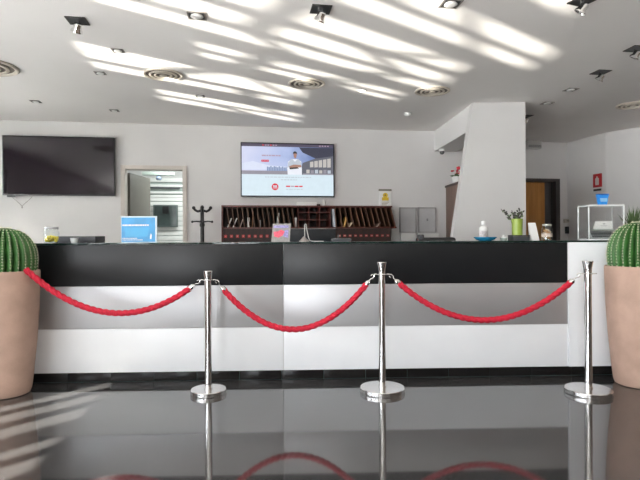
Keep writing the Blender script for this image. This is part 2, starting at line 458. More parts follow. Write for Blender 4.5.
bm = BM(); box2(bm, (a + .02, y2 - .024, za + .02), (b - .02, y2 - .019, zb - .02)); obj('screen', bm, mat('office_screen', (.05, .068, .066), .2, var=.3, scale=5), t, smooth=False)
bm = BM(); c_ = (a + b) / 2; box2(bm, (c_ - .05, y2 - .03, zb - .15), (c_ + .055, y2 - .023, zb - .02), .004); obj('dark_window', bm, M_dark, t)
bm = BM(); box2(bm, (c_ - .05, y2 + .015, (za + zb) / 2 - .05), (c_ + .05, yb + .0, (za + zb) / 2 + .05)); obj('wall_bracket', bm, M_darkgrey, t, smooth=False)
# air conditioning unit of the office, gives no light
yl = 1.55
a, b = office_pt(143, yl)[0], office_pt(175, yl)[0]; za = oz(160, 174, yl)
t = thing('office_ac_unit', 'pale green air conditioning unit near the ceiling beyond the left doorway', 'lamp', wp(d0), WA)
bm = BM(); box2(bm, (a, yl - .05, za - .025), (b, yl + .05, za + .03), .01); obj('housing', bm, mat('pale_green_metal', (.42, .48, .44), .5), t)
for xx in (a + .1, b - .1):
    bm = BM(); tube(bm, [(xx, yl, za + .02), (xx, yl, CEIL)], .006, 6); obj('suspension_rod', bm, M_chromeb, t)
bm = BM(); lathe(bm, [(.035, 0), (.05, .03), (.04, .06), (.02, .075)], 14, ((a + b) / 2, yl, za - .1)); obj('sensor', bm, mat('blue_grey', (.22, .27, .36), .5), t)

# ------------------------------------------------------------------ reception counter
cr = thing('reception_counter', 'long reception counter with black, grey and white front bands', 'counter', (0, 4.135, 0), CA)
CX0, CX1 = -3.2, 3.15; s1 = cx(283); s2 = cx(567.5)
bm = BM(); box2(bm, (CX0 + .02, .02, .073), (CX1 - .02, .62, 1.078)); obj('body', bm, M_whitep, cr, smooth=False)
zs = [.075, .4155, .4175, .7505, .7525, 1.0775]
for nm, mm, za, zb in (('white_panel', M_white, zs[0], zs[1]), ('grey_panel', M_grey, zs[2], zs[3]), ('black_panel', M_black, zs[4], zs[5])):
    for a, b in ((CX0, s1 - .0015), (s1 + .0015, s2 - .001)):
        bm = BM(); box2(bm, (a, 0, za), (b, .02, zb), .0015); p = obj(nm, bm, mm, cr)
bm = BM(); box2(bm, (s2 + .001, -.012, .075), (CX1, .02, 1.0775), .003); obj('end_panel', bm, M_white, cr)
bm = BM()
box2(bm, (CX0, .012, 0), (CX1, .05, .074)); obj('plinth_grout', bm, M_grout, cr, smooth=False)
bm = BM(); x = cx(238.6) - 20 * .3345
while x < CX1:
    a, b = max(x + .0015, CX0), min(x + .333, CX1)
    if b > a: box2(bm, (a, .004, .003), (b, .02, .072), .001)
    x += .3345
obj('plinth_tiles', bm, M_tile, cr)
t = thing('glass_countertop', 'thin black glass top with green edge along the whole reception counter', 'countertop', (0, 4.135, 1.0785), CA)
bm = BM(); box2(bm, (CX0, -.014, 0), (CX1, .64, .0125), .002); obj('slab', bm, M_topglass, t)
for x in (-2.6, -1.2, .4, 1.6, 2.8):
    bm = BM(); lathe(bm, [(.012, -.0005), (.012, .0005)], 12, (x, .3, 0)); obj('pad', bm, M_dark, t)
TOPZ = 1.091
def cpos(u, dep):     # point on the counter top at depth dep behind the front
    Y = 4.135 + dep
    k = (u - 320) / F
    xx = k * Y / (1 - .034 * k)
    return Vector((xx, Y + .034 * xx, TOPZ))

# ------------------------------------------------------------------ stanchions
def stanchion(x, y, rb, h, hz, label, arms, nm='stanchion'):
    t = thing(nm, label, 'barrier post', (x, y, 0), 0, 'rope barrier posts')
    bm = BM(); lathe(bm, [(rb - .004, .0), (rb - .003, .006), (rb, .006), (rb, .030), (rb - .004, .034), (.03, .0365), (.027, .0365)], 56); obj('base', bm, M_chrome, t)
    bm = BM(); lathe(bm, [(rb - .006, -.0), (rb - .006, .0055)], 40); obj('rubber_pad', bm, M_dark, t)
    bm = BM(); lathe(bm, [(.030, .036), (.030, .046), (.0258, .048), (.0258, h - .085)], 28); obj('pole', bm, M_chromeb, t)
    bm = BM(); lathe(bm, [(.0275, h - .085), (.0275, h - .068), (.029, h - .05), (.036, h - .012), (.0375, h - .004), (.035, h), (.006, h + .002)], 28); obj('cap', bm, M_chromeb, t)
    bm = BM(); lathe(bm, [(.025, hz - .004), (.036, hz - .003), (.037, hz), (.036, hz + .003), (.025, hz + .004)], 28, cap=False)
    for sx in arms:
        c = Vector((sx * .047, 0, hz)); pts = [c + Vector((.014 * math.cos(q), .014 * math.sin(q), 0)) for q in [2 * PI * i / 16 for i in range(17)]]
        tube(bm, pts, .0032, 6)
    obj('hook_ring', bm, M_chromeb, t)
    return t
S1 = (-.815, 3.775); S2 = (.450, 3.80); S3 = (1.922, 3.735)
hz1, hz2, hz3 = .823, .856, .858
stanchion(*S1, .128, .890, hz1, 'shorter chrome rope post with small round base, leftmost of the three posts', (-1, 1))
stanchion(*S2, .163, .946, hz2, 'chrome rope post with wide round base, middle of the three posts', (-1, 1))
stanchion(*S3, .160, .950, hz3, 'chrome rope post with wide base beside the right cactus pot', (-1, 1))

def rope(p, q, low, label, skip0=False):
    p = Vector(p); q = Vector(q)
    # parabola through p, q with lowest point z = low
    N = 220; pts = []
    a1, a2 = math.sqrt(max(p.z - low, 1e-4)), math.sqrt(max(q.z - low, 1e-4)); tm = a1 / (a1 + a2)
    for i in range(N + 1):
        s = i / N
        z = low + (p.z - low) * ((s - tm) / tm) ** 2 if s < tm else low + (q.z - low) * ((s - tm) / (1 - tm)) ** 2
        pts.append(Vector((p.x + (q.x - p.x) * s, p.y + (q.y - p.y) * s, z)))
    acc = [0.]
    for a, b in zip(pts, pts[1:]): acc.append(acc[-1] + (b - a).length)
    T = acc[-1]
    def cut(a, b): return [pt for pt, d in zip(pts, acc) if a <= d <= b]
    base = (p + q) / 2; base.z = low
    t = thing('velvet_rope', label, 'rope', base, 0, 'red barrier ropes')
    loc = lambda l: [v - base for v in l]
    e = .082
    bm = BM()
    shp = lambda th, L: .64 + .38 * abs(math.cos(1.5 * (th - L * 46))) ** .8
    body = cut(0 if skip0 else e, T - e)
    tube(bm, loc(body), .0225, 18, shape=shp); obj('cord', bm, M_rope, t, ang=60)
    for k, on in ((0, not skip0), (1, True)):
        if not on: continue
        f = (lambda a, b: cut(a, b)) if k == 0 else (lambda a, b: cut(T - b, T - a)[::-1])
        bm = BM(); seg = loc(f(.048, .100)); rr = [.008, .014] + [.0205] * (len(seg) - 3) + [.019]; tube(bm, seg, rr, 14)
        en = obj('end_fitting', bm, M_chromeb, t)
        bm = BM(); seg = loc(f(.0, .052)); d = (seg[-1] - seg[0]).normalized(); sd = Vector((0, 1, 0)); up = d.cross(sd)
        st = seg[0]
        hook = [seg[-1], st + d * .036, st + d * .022 + up * .010, st + d * .006 + up * .010, st - d * .006, st + d * .004 - up * .010, st + d * .016 - up * .011]
        tube(bm, hook, .0042, 8); obj('snap_hook', bm, M_chromeb, en)
    return t
rope((-2.09, 3.69, .912), (S1[0] - .06, S1[1], hz1 - .006), .590, 'red twisted rope sagging from the left cactus pot to the shorter post', True)
rope((S1[0] + .06, S1[1], hz1 - .006), (S2[0] - .06, S2[1], hz2 - .006), .458, 'deepest sagging red twisted rope, between the shorter and middle posts')
rope((S2[0] + .06, S2[1], hz2 - .006), (S3[0] - .06, S3[1], hz3 - .006), .522, 'red twisted rope between the middle post and the right post')

# ------------------------------------------------------------------ potted cacti
def cactus_pot(x, y, hp, htop, label, seed, R=.232, ribs=27):
    r_ = random.Random(seed)
    t = thing('potted_cactus', label, 'potted plant', (x, y, 0), r_.uniform(0, .3), 'barrel cacti in terracotta pots')
    bm = BM()
    prof = [(.150, 0), (.164, .006), (.173, .03), (.186, hp * .15), (.209, hp * .42), (.224, hp * .68), (R - .002, hp * .90), (R, hp * .985), (R - .004, hp), (R - .022, hp), (R - .026, hp * .97), (R - .03, hp * .86)]
    lathe(bm, prof, 64, cap=True); obj('pot', bm, M_pot, t)
    bm = BM(); lathe(bm, [(R - .027, hp - .05), (R - .029, hp - .028), (.05, hp - .02), (.01, hp - .02)], 48); obj('soil', bm, M_soil, t)
    # ribbed body
    bm = BM(); seg = ribs * 8; hc = htop - hp + .06; z0 = hp - .06
    ring_prof = []
    for i in range(26):
        a = i / 25
        zz = a
        # barrel: steep side, rounded flattish crown
        rr = (1 - a ** 3.6) ** .5 * (0.90 + .10 * math.sin(min(a * 1.8, 1) * PI / 2))
        ring_prof.append((rr, zz))
    rings = []
    for (rr, a) in ring_prof:
        ring = []
        for k in range(seg):
            th = 2 * PI * k / seg
            w = abs(math.cos(ribs * th / 2))           # 1 on crest, 0 in the groove
            rad = (R - .012) * rr * (0.80 + .20 * w ** .75) + 0.0
            zc = z0 + hc * a - .02 * (1 - w) * (a ** 6)
            ring.append(bm.verts.new((max(rad, .002) * math.cos(th), max(rad, .002) * math.sin(th), zc)))
        rings.append(ring)
    for a, b in zip(rings, rings[1:]):
        for k in range(seg): bm.faces.new((a[k], a[(k + 1) % seg], b[(k + 1) % seg], b[k]))
    bm.faces.new(rings[-1]); bm.faces.new(rings[0][::-1])
    body = obj('cactus', bm, M_cactus, t, ang=80)
    # spines: a tuft on every areole along the rib crests
    bm = BM()
    for rb in range(ribs):
        th = 2 * PI * rb / ribs
        for j in range(17):
            a = .16 + .83 * (j / 16) ** .9
            rr = (1 - a ** 3.6) ** .5 * (0.90 + .10 * math.sin(min(a * 1.8, 1) * PI / 2))
            p = Vector(((R - .012) * rr * math.cos(th), (R - .012) * rr * math.sin(th), z0 + hc * a))
            out = Vector((math.cos(th), math.sin(th), .1 + 1.6 * a ** 6)).normalized(); sd = Vector((-math.sin(th), math.cos(th), 0)); up = out.cross(sd)
            for q in range(5):
                ang = 2 * PI * q / 5 + r_.uniform(-.3, .3)
                d = (out * .8 + sd * math.cos(ang) * 1.0 + up * math.sin(ang) * 1.0).normalized()
                ln = r_.uniform(.012, .019); b1 = d.cross(out).normalized() * .0013; b2 = d.cross(b1).normalized() * .0013
                vs = [bm.verts.new(p + b1 - out * .001), bm.verts.new(p - b1 * .5 + b2 - out * .001), bm.verts.new(p - b1 * .5 - b2 - out * .001), bm.verts.new(p + d * ln)]
                bm.faces.new((vs[0], vs[1], vs[3])); bm.faces.new((vs[1], vs[2], vs[3])); bm.faces.new((vs[2], vs[0], vs[3]))
    sp = obj('spines', bm, M_spine, body, smooth=False); sp['kind'] = 'stuff'
    return t
cactus_pot(-2.30, 3.79, .897, 1.209, 'barrel cactus in tall terracotta pot on the left, red rope tucked at its rim', 3)
cactus_pot(2.422, 3.955, .899, 1.232, 'barrel cactus in tall terracotta pot on the right, behind the wide based post', 5)

# ------------------------------------------------------------------ televisions
o_ = .075
def tv(label, u0, u1, vt, vbm, name='television'):
    s0, s9 = ws(u0, o_), ws(u1, o_); um = (u0 + u1) / 2
    z1, z0 = wz(u0, vt, o_), wz(u0, vbm, o_)
    t = thing(name, label, 'television', wp(s0, o_, z0), WA)
    return t, s9 - s0, z1 - z0
t, w, h = tv('large switched-off black television on the back wall, left of the doorway', 2.5, 115, 133.3, 195.2)
h = w / 1.785
bm = BM(); box2(bm, (0, 0, 0), (w, .045, h), .005); box2(bm, (w * .3, .045, h * .25), (w * .7, .073, h * .8)); obj('casing', bm, M_dark, t)
bm = BM(); box2(bm, (.012, -.003, .016), (w - .012, .002, h - .012)); obj('screen', bm, M_tvoff, t, smooth=False)
bm = BM(); x0 = .12
pts = []
for i in range(40):
    q = i / 39
    pts.append((.10 + .24 * q + .05 * math.sin(q * 2 * PI), .03, -.01 - .15 * math.sin(q * PI) ** .8 + .0))
tube(bm, pts, .004, 6); obj('cable', bm, mat('pale_cable', (.35, .33, .32), .6), t)
bm = BM(); box2(bm, (.05, .005, -.022), (.14, .03, .0), .004); obj('sensor', bm, M_dark, t)

t, w, h = tv('lit television showing a website with a man in a white apron, above the rack', 241, 334.7, 141.6, 196.6)
h = w / 1.74
bm = BM(); box2(bm, (0, 0, 0), (w, .045, h), .005); box2(bm, (w * .3, .045, h * .25), (w * .7, .073, h * .8)); obj('casing', bm, M_dark, t)
SM = [emis('scr_white', (.50, .60, .66), 1.), emis('scr_bar', (.06, .05, .08), 1.), emis('scr_sky', (.36, .42, .58), 1.), emis('scr_skyl', (.52, .56, .68), 1.),
      emis('scr_dark', (.030, .032, .055), 1.), emis('scr_street', (.22, .21, .25), 1.), emis('scr_red', (.55, .01, .03), 1.), emis('scr_text', (.35, .25, .32), 1.), emis('scr_skin', (.30, .16, .12), 1.),
      emis('scr_hair', (.02, .018, .02), 1.), emis('scr_cloth', (.62, .64, .70), 1.), emis('scr_building', (.09, .095, .12), 1.), emis('scr_shop', (.40, .38, .36), 1.), emis('scr_grey', (.38, .42, .48), 1.), emis('scr_blue', (.16, .22, .36), 1.)]
def sky_screen():
    m = emis('scr_sky_photo', (.4, .4, .5)); nt = m.node_tree; n = nt.nodes; L = nt.links; b = n['Principled BSDF']
    tc = n.new('ShaderNodeTexCoord'); sp = n.new('ShaderNodeSeparateXYZ'); L.new(tc.outputs['Object'], sp.inputs['Vector'])
    r1 = n.new('ShaderNodeValToRGB'); r1.color_ramp.elements[0].color = (.50, .52, .66, 1); r1.color_ramp.elements[1].color = (.05, .07, .17, 1)
    e = r1.color_ramp.elements.new(.45); e.color = (.34, .40, .60, 1); e = r1.color_ramp.elements.new(.75); e.color = (.15, .21, .40, 1)
    nz = n.new('ShaderNodeTexNoise'); nz.inputs['Scale'].default_value = 5.; L.new(tc.outputs['Object'], nz.inputs['Vector'])
    ad = n.new('ShaderNodeMath'); ad.operation = 'MULTIPLY_ADD'; ad.inputs[1].default_value = 1 / w; L.new(sp.outputs['X'], ad.inputs[0])
    ms = n.new('ShaderNodeMath'); ms.operation = 'MULTIPLY_ADD'; ms.inputs[1].default_value = .4; ms.inputs[2].default_value = -.2; L.new(nz.outputs['Fac'], ms.inputs[0]); L.new(ms.outputs['Value'], ad.inputs[2])
    L.new(ad.outputs['Value'], r1.inputs['Fac']); L.new(r1.outputs['Color'], b.inputs['Emission Color'])
    return m
SM[2] = sky_screen()
iw, ih = w - .028, h - .032
bm = BM(); lay = [0]
def quad(x0, y0, x1, y1, mi, pts=None):
    lay[0] += 1; yy = -.0022 - .00003 * lay[0]
    P4 = pts or [(x0, y0), (x1, y0), (x1, y1), (x0, y1)]
    vs = [bm.verts.new((.014 + p[0] * iw, yy, .016 + (1 - p[1]) * ih)) for p in P4]
    f = bm.faces.new(vs); f.material_index = mi
quad(0, 0, 1, 1, 0)
quad(0, 0, 1, .59, 2)
quad(0, .36, 0, 0, 3, [(0, .38), (.12, .34), (.30, .42), (.50, .44), (.50, .50), (0, .50)])
quad(.70, .06, 1, .25, 4, [(.62, .06), (1, .06), (1, .30), (.80, .27), (.66, .16)])
quad(0, .52, .5, .59, 5)
for i in range(14): quad(.27 + i * .018, .455 - .04 * rnd.random(), .285 + i * .018, .52, 14)
quad(.52, .2, 1, .59, 11, [(.64, .48), (.66, .36), (.80, .27), (1, .22), (1, .59), (.62, .59)])
for i in range(5): quad(0, 0, 0, 0, 12, [(.74 + i * .048, .34 - i * .016), (.778 + i * .048, .33 - i * .016), (.778 + i * .048, .44), (.74 + i * .048, .445)])
for i in range(6): quad(.70 + i * .047, .49 + .01 * (i % 2), .735 + i * .047, .56, [12, 5, 13][i % 3])
quad(.66, .565, 1, .59, 5)
quad(0, 0, 1, .055, 1)
for i in range(6): quad(.22 + i * .028, .018, .24 + i * .028, .036, [6, 7, 7][i % 3])
for i in range(4): quad(.84 + i * .03, .018, .86 + i * .03, .036, 7)
# man: apron, arms, shirt, head, hair
quad(0, 0, 0, 0, 10, [(.495, .59), (.49, .47), (.50, .34), (.54, .29), (.61, .29), (.645, .34), (.65, .47), (.65, .59)])
quad(0, 0, 0, 0, 13, [(.50, .36), (.54, .28), (.575, .34), (.61, .28), (.645, .36), (.65, .45), (.495, .45)])
quad(0, 0, 0, 0, 8, [(.51, .43), (.56, .395), (.64, .40), (.645, .44), (.60, .455), (.52, .47)])
quad(0, 0, 0, 0, 9, [(.51, .455), (.60, .445), (.62, .47), (.52, .49)])
quad(0, 0, 0, 0, 8, [(.558, .20), (.565, .17), (.588, .17), (.596, .20), (.59, .255), (.578, .28), (.564, .255)])
quad(0, 0, 0, 0, 9, [(.553, .20), (.556, .155), (.575, .135), (.596, .155), (.60, .20), (.592, .18), (.562, .18)])
# headline, button, logo, text rows
x = .215
for wd in (.05, .025, .03, .045, .03, .03): quad(x, .215, x + wd - .006, .24, 7); x += wd
quad(.21, .31, .29, .35, 6)
for i in range(4): quad(.22 + i * .017, .322, .23 + i * .017, .338, 7)
x = .25
while x < .75:
    wd = rnd.uniform(.015, .04); quad(x, .635, x + wd, .65, 13); x += wd + .008
x = .42
while x < .59:
    wd = rnd.uniform(.015, .035); quad(x, .685, x + wd, .70, 13); x += wd + .008
quad(0, 0, 0, 0, 6, [(.357 + .037 * math.cos(2 * PI * i / 28), .83 + .066 * math.sin(2 * PI * i / 28)) for i in range(28)])
for k in range(3): quad(.337 + k * .0145, .80, .348 + k * .0145, .835, 0)
quad(.335, .845, .382, .858, 0)
x = .475
for wd in (.055, .04, .05, .045): quad(x, .805, x + wd - .008, .83, 6 if wd != .04 else 7); x += wd
x = .475
for wd in (.035, .05, .03, .045, .03): quad(x, .87, x + wd - .008, .882, 13); x += wd
obj('screen', bm, SM, t, smooth=False)

# ------------------------------------------------------------------ pigeonhole rack on the back wall
ro = .34
r0 = ws(221.5, ro); r1 = ws(392.5, ro); rz1 = wz(300, 205.5, ro); rzs = wz(300, 227.8, ro); rz0 = 1.0
rk = thing('pigeonhole_rack', 'dark red wooden pigeonhole rack on the back wall under the lit television', 'rack', wp(r0, ro, rz0), WA)
RW = r1 - r0; zt = rz1 - rz0; zsf = rzs - rz0
def rx(u): return ws(u, ro) - r0
bm = BM()
box2(bm, (0, 0, zt - .022), (RW, .33, zt), .002); box2(bm, (0, 0, zsf - .009), (RW + .06, .33, zsf + .009), .002)
box2(bm, (0, 0, 0), (RW, .33, .018), .002)
box2(bm, (0, 0, .018), (.018, .33, zt - .022), .001); 
obj('frame', bm, M_rack, rk)
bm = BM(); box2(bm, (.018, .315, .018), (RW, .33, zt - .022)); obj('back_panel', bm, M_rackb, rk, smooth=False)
g0, g1 = rx(298.5), rx(330.5)
def divider(xb, xt_, z0, z1, m):
    bm = BM(); prism(bm, [(xb - .005, z0), (xb + .005, z0), (xt_ + .005, z1), (xt_ - .005, z1)], .006, .315)
    return obj('divider', bm, m, rk, smooth=False)
xL = []
for i in range(1, 15):
    xx = .018 + (g0 - .018) * i / 15; xL.append(xx); divider(xx + .018, xx - .018, zsf + .009, zt - .022, M_rackd)
xR = []
for i in range(1, 13):
    xx = g1 + (RW - .01 - g1) * i / 12; xR.append(xx); divider(xx + .055 * min(1, i / 5), xx - .01, zsf + .009, zt - .022, M_rackd)
for xx in (g0, g0 + (g1 - g0) / 3, g0 + (g1 - g0) * 2 / 3, g1): divider(xx, xx, zsf + .009, zt - .022, M_rack)
bm = BM()
for q in (.36, .70): box2(bm, (g0 + .006, .004, zsf + (zt - zsf) * q - .005), (g1 - .006, .315, zsf + (zt - zsf) * q + .005))
obj('grid_shelf', bm, M_rack, rk, smooth=False)
bm = BM(); box2(bm, (rx(273), -.012, .018), (rx(335.5), .0, zsf - .012), .002); obj('dark_panel', bm, M_slate, rk)
bm = BM(); box2(bm, (rx(284), -.016, zsf - .016), (rx(335), -.002, zsf - .009)); obj('light_edge', bm, mat('grey_edge', (.30, .30, .30), .4), rk, smooth=False)
for a, b in ((.02, rx(272.5)), (rx(336), RW - .02)):
    bm = BM(); box2(bm, (a, .01, .02), (b, .03, zsf - .011)); obj('drawer_front', bm, M_rackb, rk, smooth=False)
for k in range(8):
    bm = BM(); xx = rx(225.5 + k * 5.95); zt_ = wz(250, 236.2, ro) - rz0; box2(bm, (xx - .018, .006, zt_ - .018), (xx + .018, .011, zt_ + .018), .002, 0); box2(bm, (xx - .008, .003, zt_ - .008), (xx + .008, .007, zt_ + .008), 0, 1)
    obj('number_tag', bm, [M_red, mat('tag_pink', (.45, .20, .18), .6)], rk)
for k in range(10):
    bm = BM(); xx = rx(339.5 + k * 5.4); zt_ = wz(365, 235.6, ro) - rz0; box2(bm, (xx - .018, .006, zt_ - .014), (xx + .018, .011, zt_ + .014), .002, 0); box2(bm, (xx - .012, .003, zt_ - .006), (xx + .012, .007, zt_ + .006), 0, 1)
    obj('number_tag', bm, [M_red, mat('tag_pale', (.40, .32, .28), .6)], rk)
# leaflets standing in the slots
def leaflet(u, vt, vb_, wpx, lean, m, label, cat='leaflet'):
    o = ro - .03; s = ws(u, o); z1 = wz(u, vt, o); z0 = rzs + .0095
    bm = BM(); h = z1 - z0; w = wpx * .0131
    prism(bm, [(-w / 2 - lean, 0), (w / 2 - lean, 0), (w / 2 + lean, h), (-w / 2 + lean, h)], 0, .20)
    o2 = obj('leaflet', bm, m, None, wp(s, o, z0), WA, smooth=False)
    return tag(o2, label, cat, 'papers in the rack slots')
leaflet(229.5, 218, 227, .8, .025, M_paper, 'short leaning white leaflet in the rack, nearest its left end')
leaflet(235, 218, 227, .8, .025, M_paper, 'short leaning white leaflet, second from the left end of the rack')
leaflet(241.5, 219, 227, 1.0, .02, mat('pinkish_paper', (.55, .42, .38), .8), 'pinkish leaning leaflet, third from the left end of the rack')
leaflet(248.7, 217.5, 227, 2.2, .0, M_paper, 'broad upright white leaflet, fourth from the left end of the rack')
leaflet(252.8, 211.5, 220, .7, .008, M_kraft, 'thin brown leaflet just right of the broad upright white one')
leaflet(260.3, 220, 227, 1.0, .0, mat('grey_paper', (.42, .42, .43), .8), 'small grey leaflet alone in a slot left of the picture card')
leaflet(278, 213, 227, 1.5, .014, M_paper, 'tall white leaflet rising behind the pink and grey picture card')
leaflet(295.8, 217.5, 227, 1.5, .004, M_paper, 'white leaflet in the slot next to the central square compartments')
leaflet(334, 209, 226, 2.6, -.008, mat('bluish_paper', (.62, .68, .75), .8), 'tall bluish white leaflet just right of the central square compartments')
leaflet(345.3, 217, 227, 1.6, .016, M_leafy, 'yellowish leaflet in a slot right of the tall bluish one')
leaflet(350.5, 222.5, 227, 2.0, .022, mat('cream_paper', (.62, .50, .36), .8), 'small cream leaflet beside the yellowish one in the rack')
leaflet(378.6, 222.5, 227, 1.6, .024, mat('tan_paper', (.46, .34, .28), .8), 'small tan leaflet leaning in a slot near the right end of the rack')

# things on top of the rack
s = ws(297, .2); t = thing('router', 'flat white box lying on the rack under the lit television', 'box', wp(s, .2, rz1), WA)
ww = ws(317, .2) - s
bm = BM(); box2(bm, (0, 0, 0), (ww, .12, .055), .008); obj('casing', bm, M_whitep, t)
bm = BM(); box2(bm, (ww, .02, 0), (ww + .05, .09, .03), .004); obj('power_plug', bm, M_dark, t)
t = thing('cup', 'small white cup standing on top of the rack', 'cup', wp(ws(324.3, .22), .22, rz1), WA)
bm = BM(); lathe(bm, [(.016, 0), (.018, .003), (.022, .075), (.020, .075), (.016, .006)], 18, cap=True); obj('body', bm, M_whitep, t)
bm = BM(); tube(bm, [(.020, 0, .06), (.033, 0, .055), (.035, 0, .035), (.019, 0, .018)], .004, 6); obj('handle', bm, M_whitep, t)

# notice above the rack
s = ws(379.5, .03); z0 = wz(385, 206.8, .03); t = thing('notice_holder', 'white wall notice with yellow emblem hung above the rack at its right end', 'notice', wp(s, .03, z0), WA)
nw = ws(391.5, .03) - s; nh = wz(385, 189.5, .03) - z0
bm = BM(); box2(bm, (0, 0, 0), (nw, .03, nh), .003); obj('sheet', bm, M_paper, t)
bm = BM(); box2(bm, (-.004, -.006, nh - .022), (nw + .004, .03, nh + .006), .003); obj('header_clip', bm, mat('olive_grey', (.22, .21, .17), .5), t)
bm = BM(); lathe(bm, [(.036, 0), (.036, .003)], 24, mtx=Matrix.Translation((nw * .5, -.0005, nh * .66)) @ Matrix.Rotation(PI / 2, 4, 'X')); box2(bm, (nw * .22, -.0015, nh * .36), (nw * .78, .001, nh * .55)); obj('yellow_emblem', bm, mat('yellow_ink', (.72, .50, .03), .6), t)
bm = BM(); prism(bm, [(nw * .40, nh * .62), (nw * .60, nh * .62), (nw * .5, nh * .74)], -.0055, -.003)
obj('emblem_triangle', bm, mat('brown_ink', (.30, .22, .10), .6), t, smooth=False)
for k in range(3):
    bm = BM(); box2(bm, (nw * .2, -.0015, nh * (.10 + .08 * k)), (nw * (.6 + .1 * k), .001, nh * (.125 + .08 * k))); obj('text_line', bm, mat('brown_ink', (.30, .22, .10), .6), t, smooth=False)

# framed grey boards right of the rack
def board(u0, u1, vt, vb_, label):
    s = ws(u0, .04); z0 = wz((u0 + u1) / 2, vb_, .04); t = thing('notice_board', label, 'board', wp(s, .04, z0), WA, 'grey boards on the back wall')
    w = ws(u1, .04) - s; h = wz((u0 + u1) / 2, vt, .04) - z0
    bm = BM()
    for a, b in (((0, 0, 0), (.016, .04, h)), ((w - .016, 0, 0), (w, .04, h)), ((.016, 0, 0), (w - .016, .04, .016)), ((.016, 0, h - .016), (w - .016, .04, h))): box2(bm, a, b, .002)
    obj('frame', bm, mat('board_frame', (.36, .35, .35), .4), t)
    bm = BM(); box2(bm, (.016, .012, .016), (w - .016, .04, h - .016)); obj('panel', bm, M_boardg, t, smooth=False)
    return t, w, h
t, w, h = board(400, 416.8, 207.3, 232.6, 'grey framed board directly right of the pigeonhole rack')
t, w, h = board(418.6, 436.2, 207.3, 232.6, 'grey framed board with a small lock, nearest the brown cabinet')
bm = BM(); box2(bm, (w * .47, .006, h * .46), (w * .56, .013, h * .56), .002); obj('lock', bm, mat('lock_grey', (.25, .25, .26), .4), t)
s = ws(401, .05); z0 = wz(408, 240.5, .05); w = ws(416, .05) - s
bm = BM(); box2(bm, (0, 0, 0), (w, .05, wz(408, 233.4, .05) - z0), .004); o = obj('wall_box', bm, M_whitep, None, wp(s, .05, z0), WA); tag(o, 'white wall box under the grey board beside the rack', 'box')
s = ws(418, .05); z0 = wz(428, 240, .05); w = ws(439, .05) - s
bm = BM(); box2(bm, (0, 0, 0), (w, .05, wz(428, 233.6, .05) - z0), .004); o = obj('wall_box', bm, M_whitep, None, wp(s, .05, z0), WA); tag(o, 'white wall box under the grey board with the lock', 'box')

# ------------------------------------------------------------------ coat stand
t = thing('coat_stand', 'black coat stand with curved hooks between doorway and rack', 'coat stand', (X(202.3, 6.3), 6.3, 0))
zt = Zz(202.3, 205.3, 6.3)
bm = BM(); lathe(bm, [(.022, .02), (.022, zt - .02), (.015, zt - .005), (.004, zt)], 16); obj('pole', bm, M_dark, t)
bm = BM(); lathe(bm, [(.19, 0), (.19, .015), (.17, .022), (.03, .03)], 32); obj('base', bm, M_dark, t)
for k in range(4):
    a = PI / 2 * k + .25; d = Vector((math.cos(a), math.sin(a), 0)); z = zt - .055
    bm = BM(); tube(bm, [d * .018 + Vector((0, 0, z - .01)), d * .05 + Vector((0, 0, z - .02)), d * .08 + Vector((0, 0, z - .005)), d * .098 + Vector((0, 0, z + .02))], [.015, .015, .015, .016], 8); sphere(bm, d * .1 + Vector((0, 0, z + .024)), .021, 10, 7); obj('upper_hook', bm, M_dark, t)
for k in range(4):
    a = PI / 2 * k + .1; d = Vector((math.cos(a), math.sin(a), 0)); z = zt - .20
    bm = BM(); tube(bm, [d * .018 + Vector((0, 0, z)), d * .07 + Vector((0, 0, z + .006)), d * .115 + Vector((0, 0, z))], [.010, .008, .008], 8); sphere(bm, d * .118 + Vector((0, 0, z)), .015, 10, 7); obj('lower_hook', bm, M_dark, t)
bm = BM(); lathe(bm, [(.024, zt - .26), (.030, zt - .25), (.030, zt - .225), (.024, zt - .215)], 16); obj('collar', bm, M_dark, t)

# ------------------------------------------------------------------ cabinet, flowers, cctv behind the column
ct = Zz(446.5, 185.5, 7.38)
t = thing('cabinet', 'tall brown cabinet half hidden behind the slanted white column', 'cabinet', (1.84, 6.60, 0), .05)
bm = BM(); box2(bm, (0, 0, .06), (.42, .82, ct - .03), .003); obj('body', bm, M_brown, t)
bm = BM(); box2(bm, (-.012, -.015, ct - .03), (.435, .83, ct), .003); obj('top', bm, mat('dark_brown_edge', (.05, .032, .027), .5), t)
bm = BM(); box2(bm, (.02, .02, 0), (.40, .80, .06)); obj('plinth', bm, M_dark, t, smooth=False)
for k in range(2):
    bm = BM(); box2(bm, (.004 + k * .209, -.018, .08), (.207 + k * .209, -.0005, ct - .04), .002); dr = obj('door', bm, M_brown, t)
    bm = BM(); tube(bm, [(.18 + k * .06, -.02, .95), (.18 + k * .06, -.04, .96), (.18 + k * .06, -.04, 1.08), (.18 + k * .06, -.02, 1.09)], .005, 6); obj('handle', bm, M_chromeb, dr)
fl = thing('potted_flowers', 'red flowers with green leaves in a white pot on the brown cabinet', 'flowers', (1.885, 7.12, ct), 0)
bm = BM(); lathe(bm, [(.055, 0), (.06, .004), (.078, .095), (.074, .095), (.066, .08), (.01, .078)], 24); obj('pot', bm, M_whitep, fl)
bm = BM(); fr = random.Random(4)
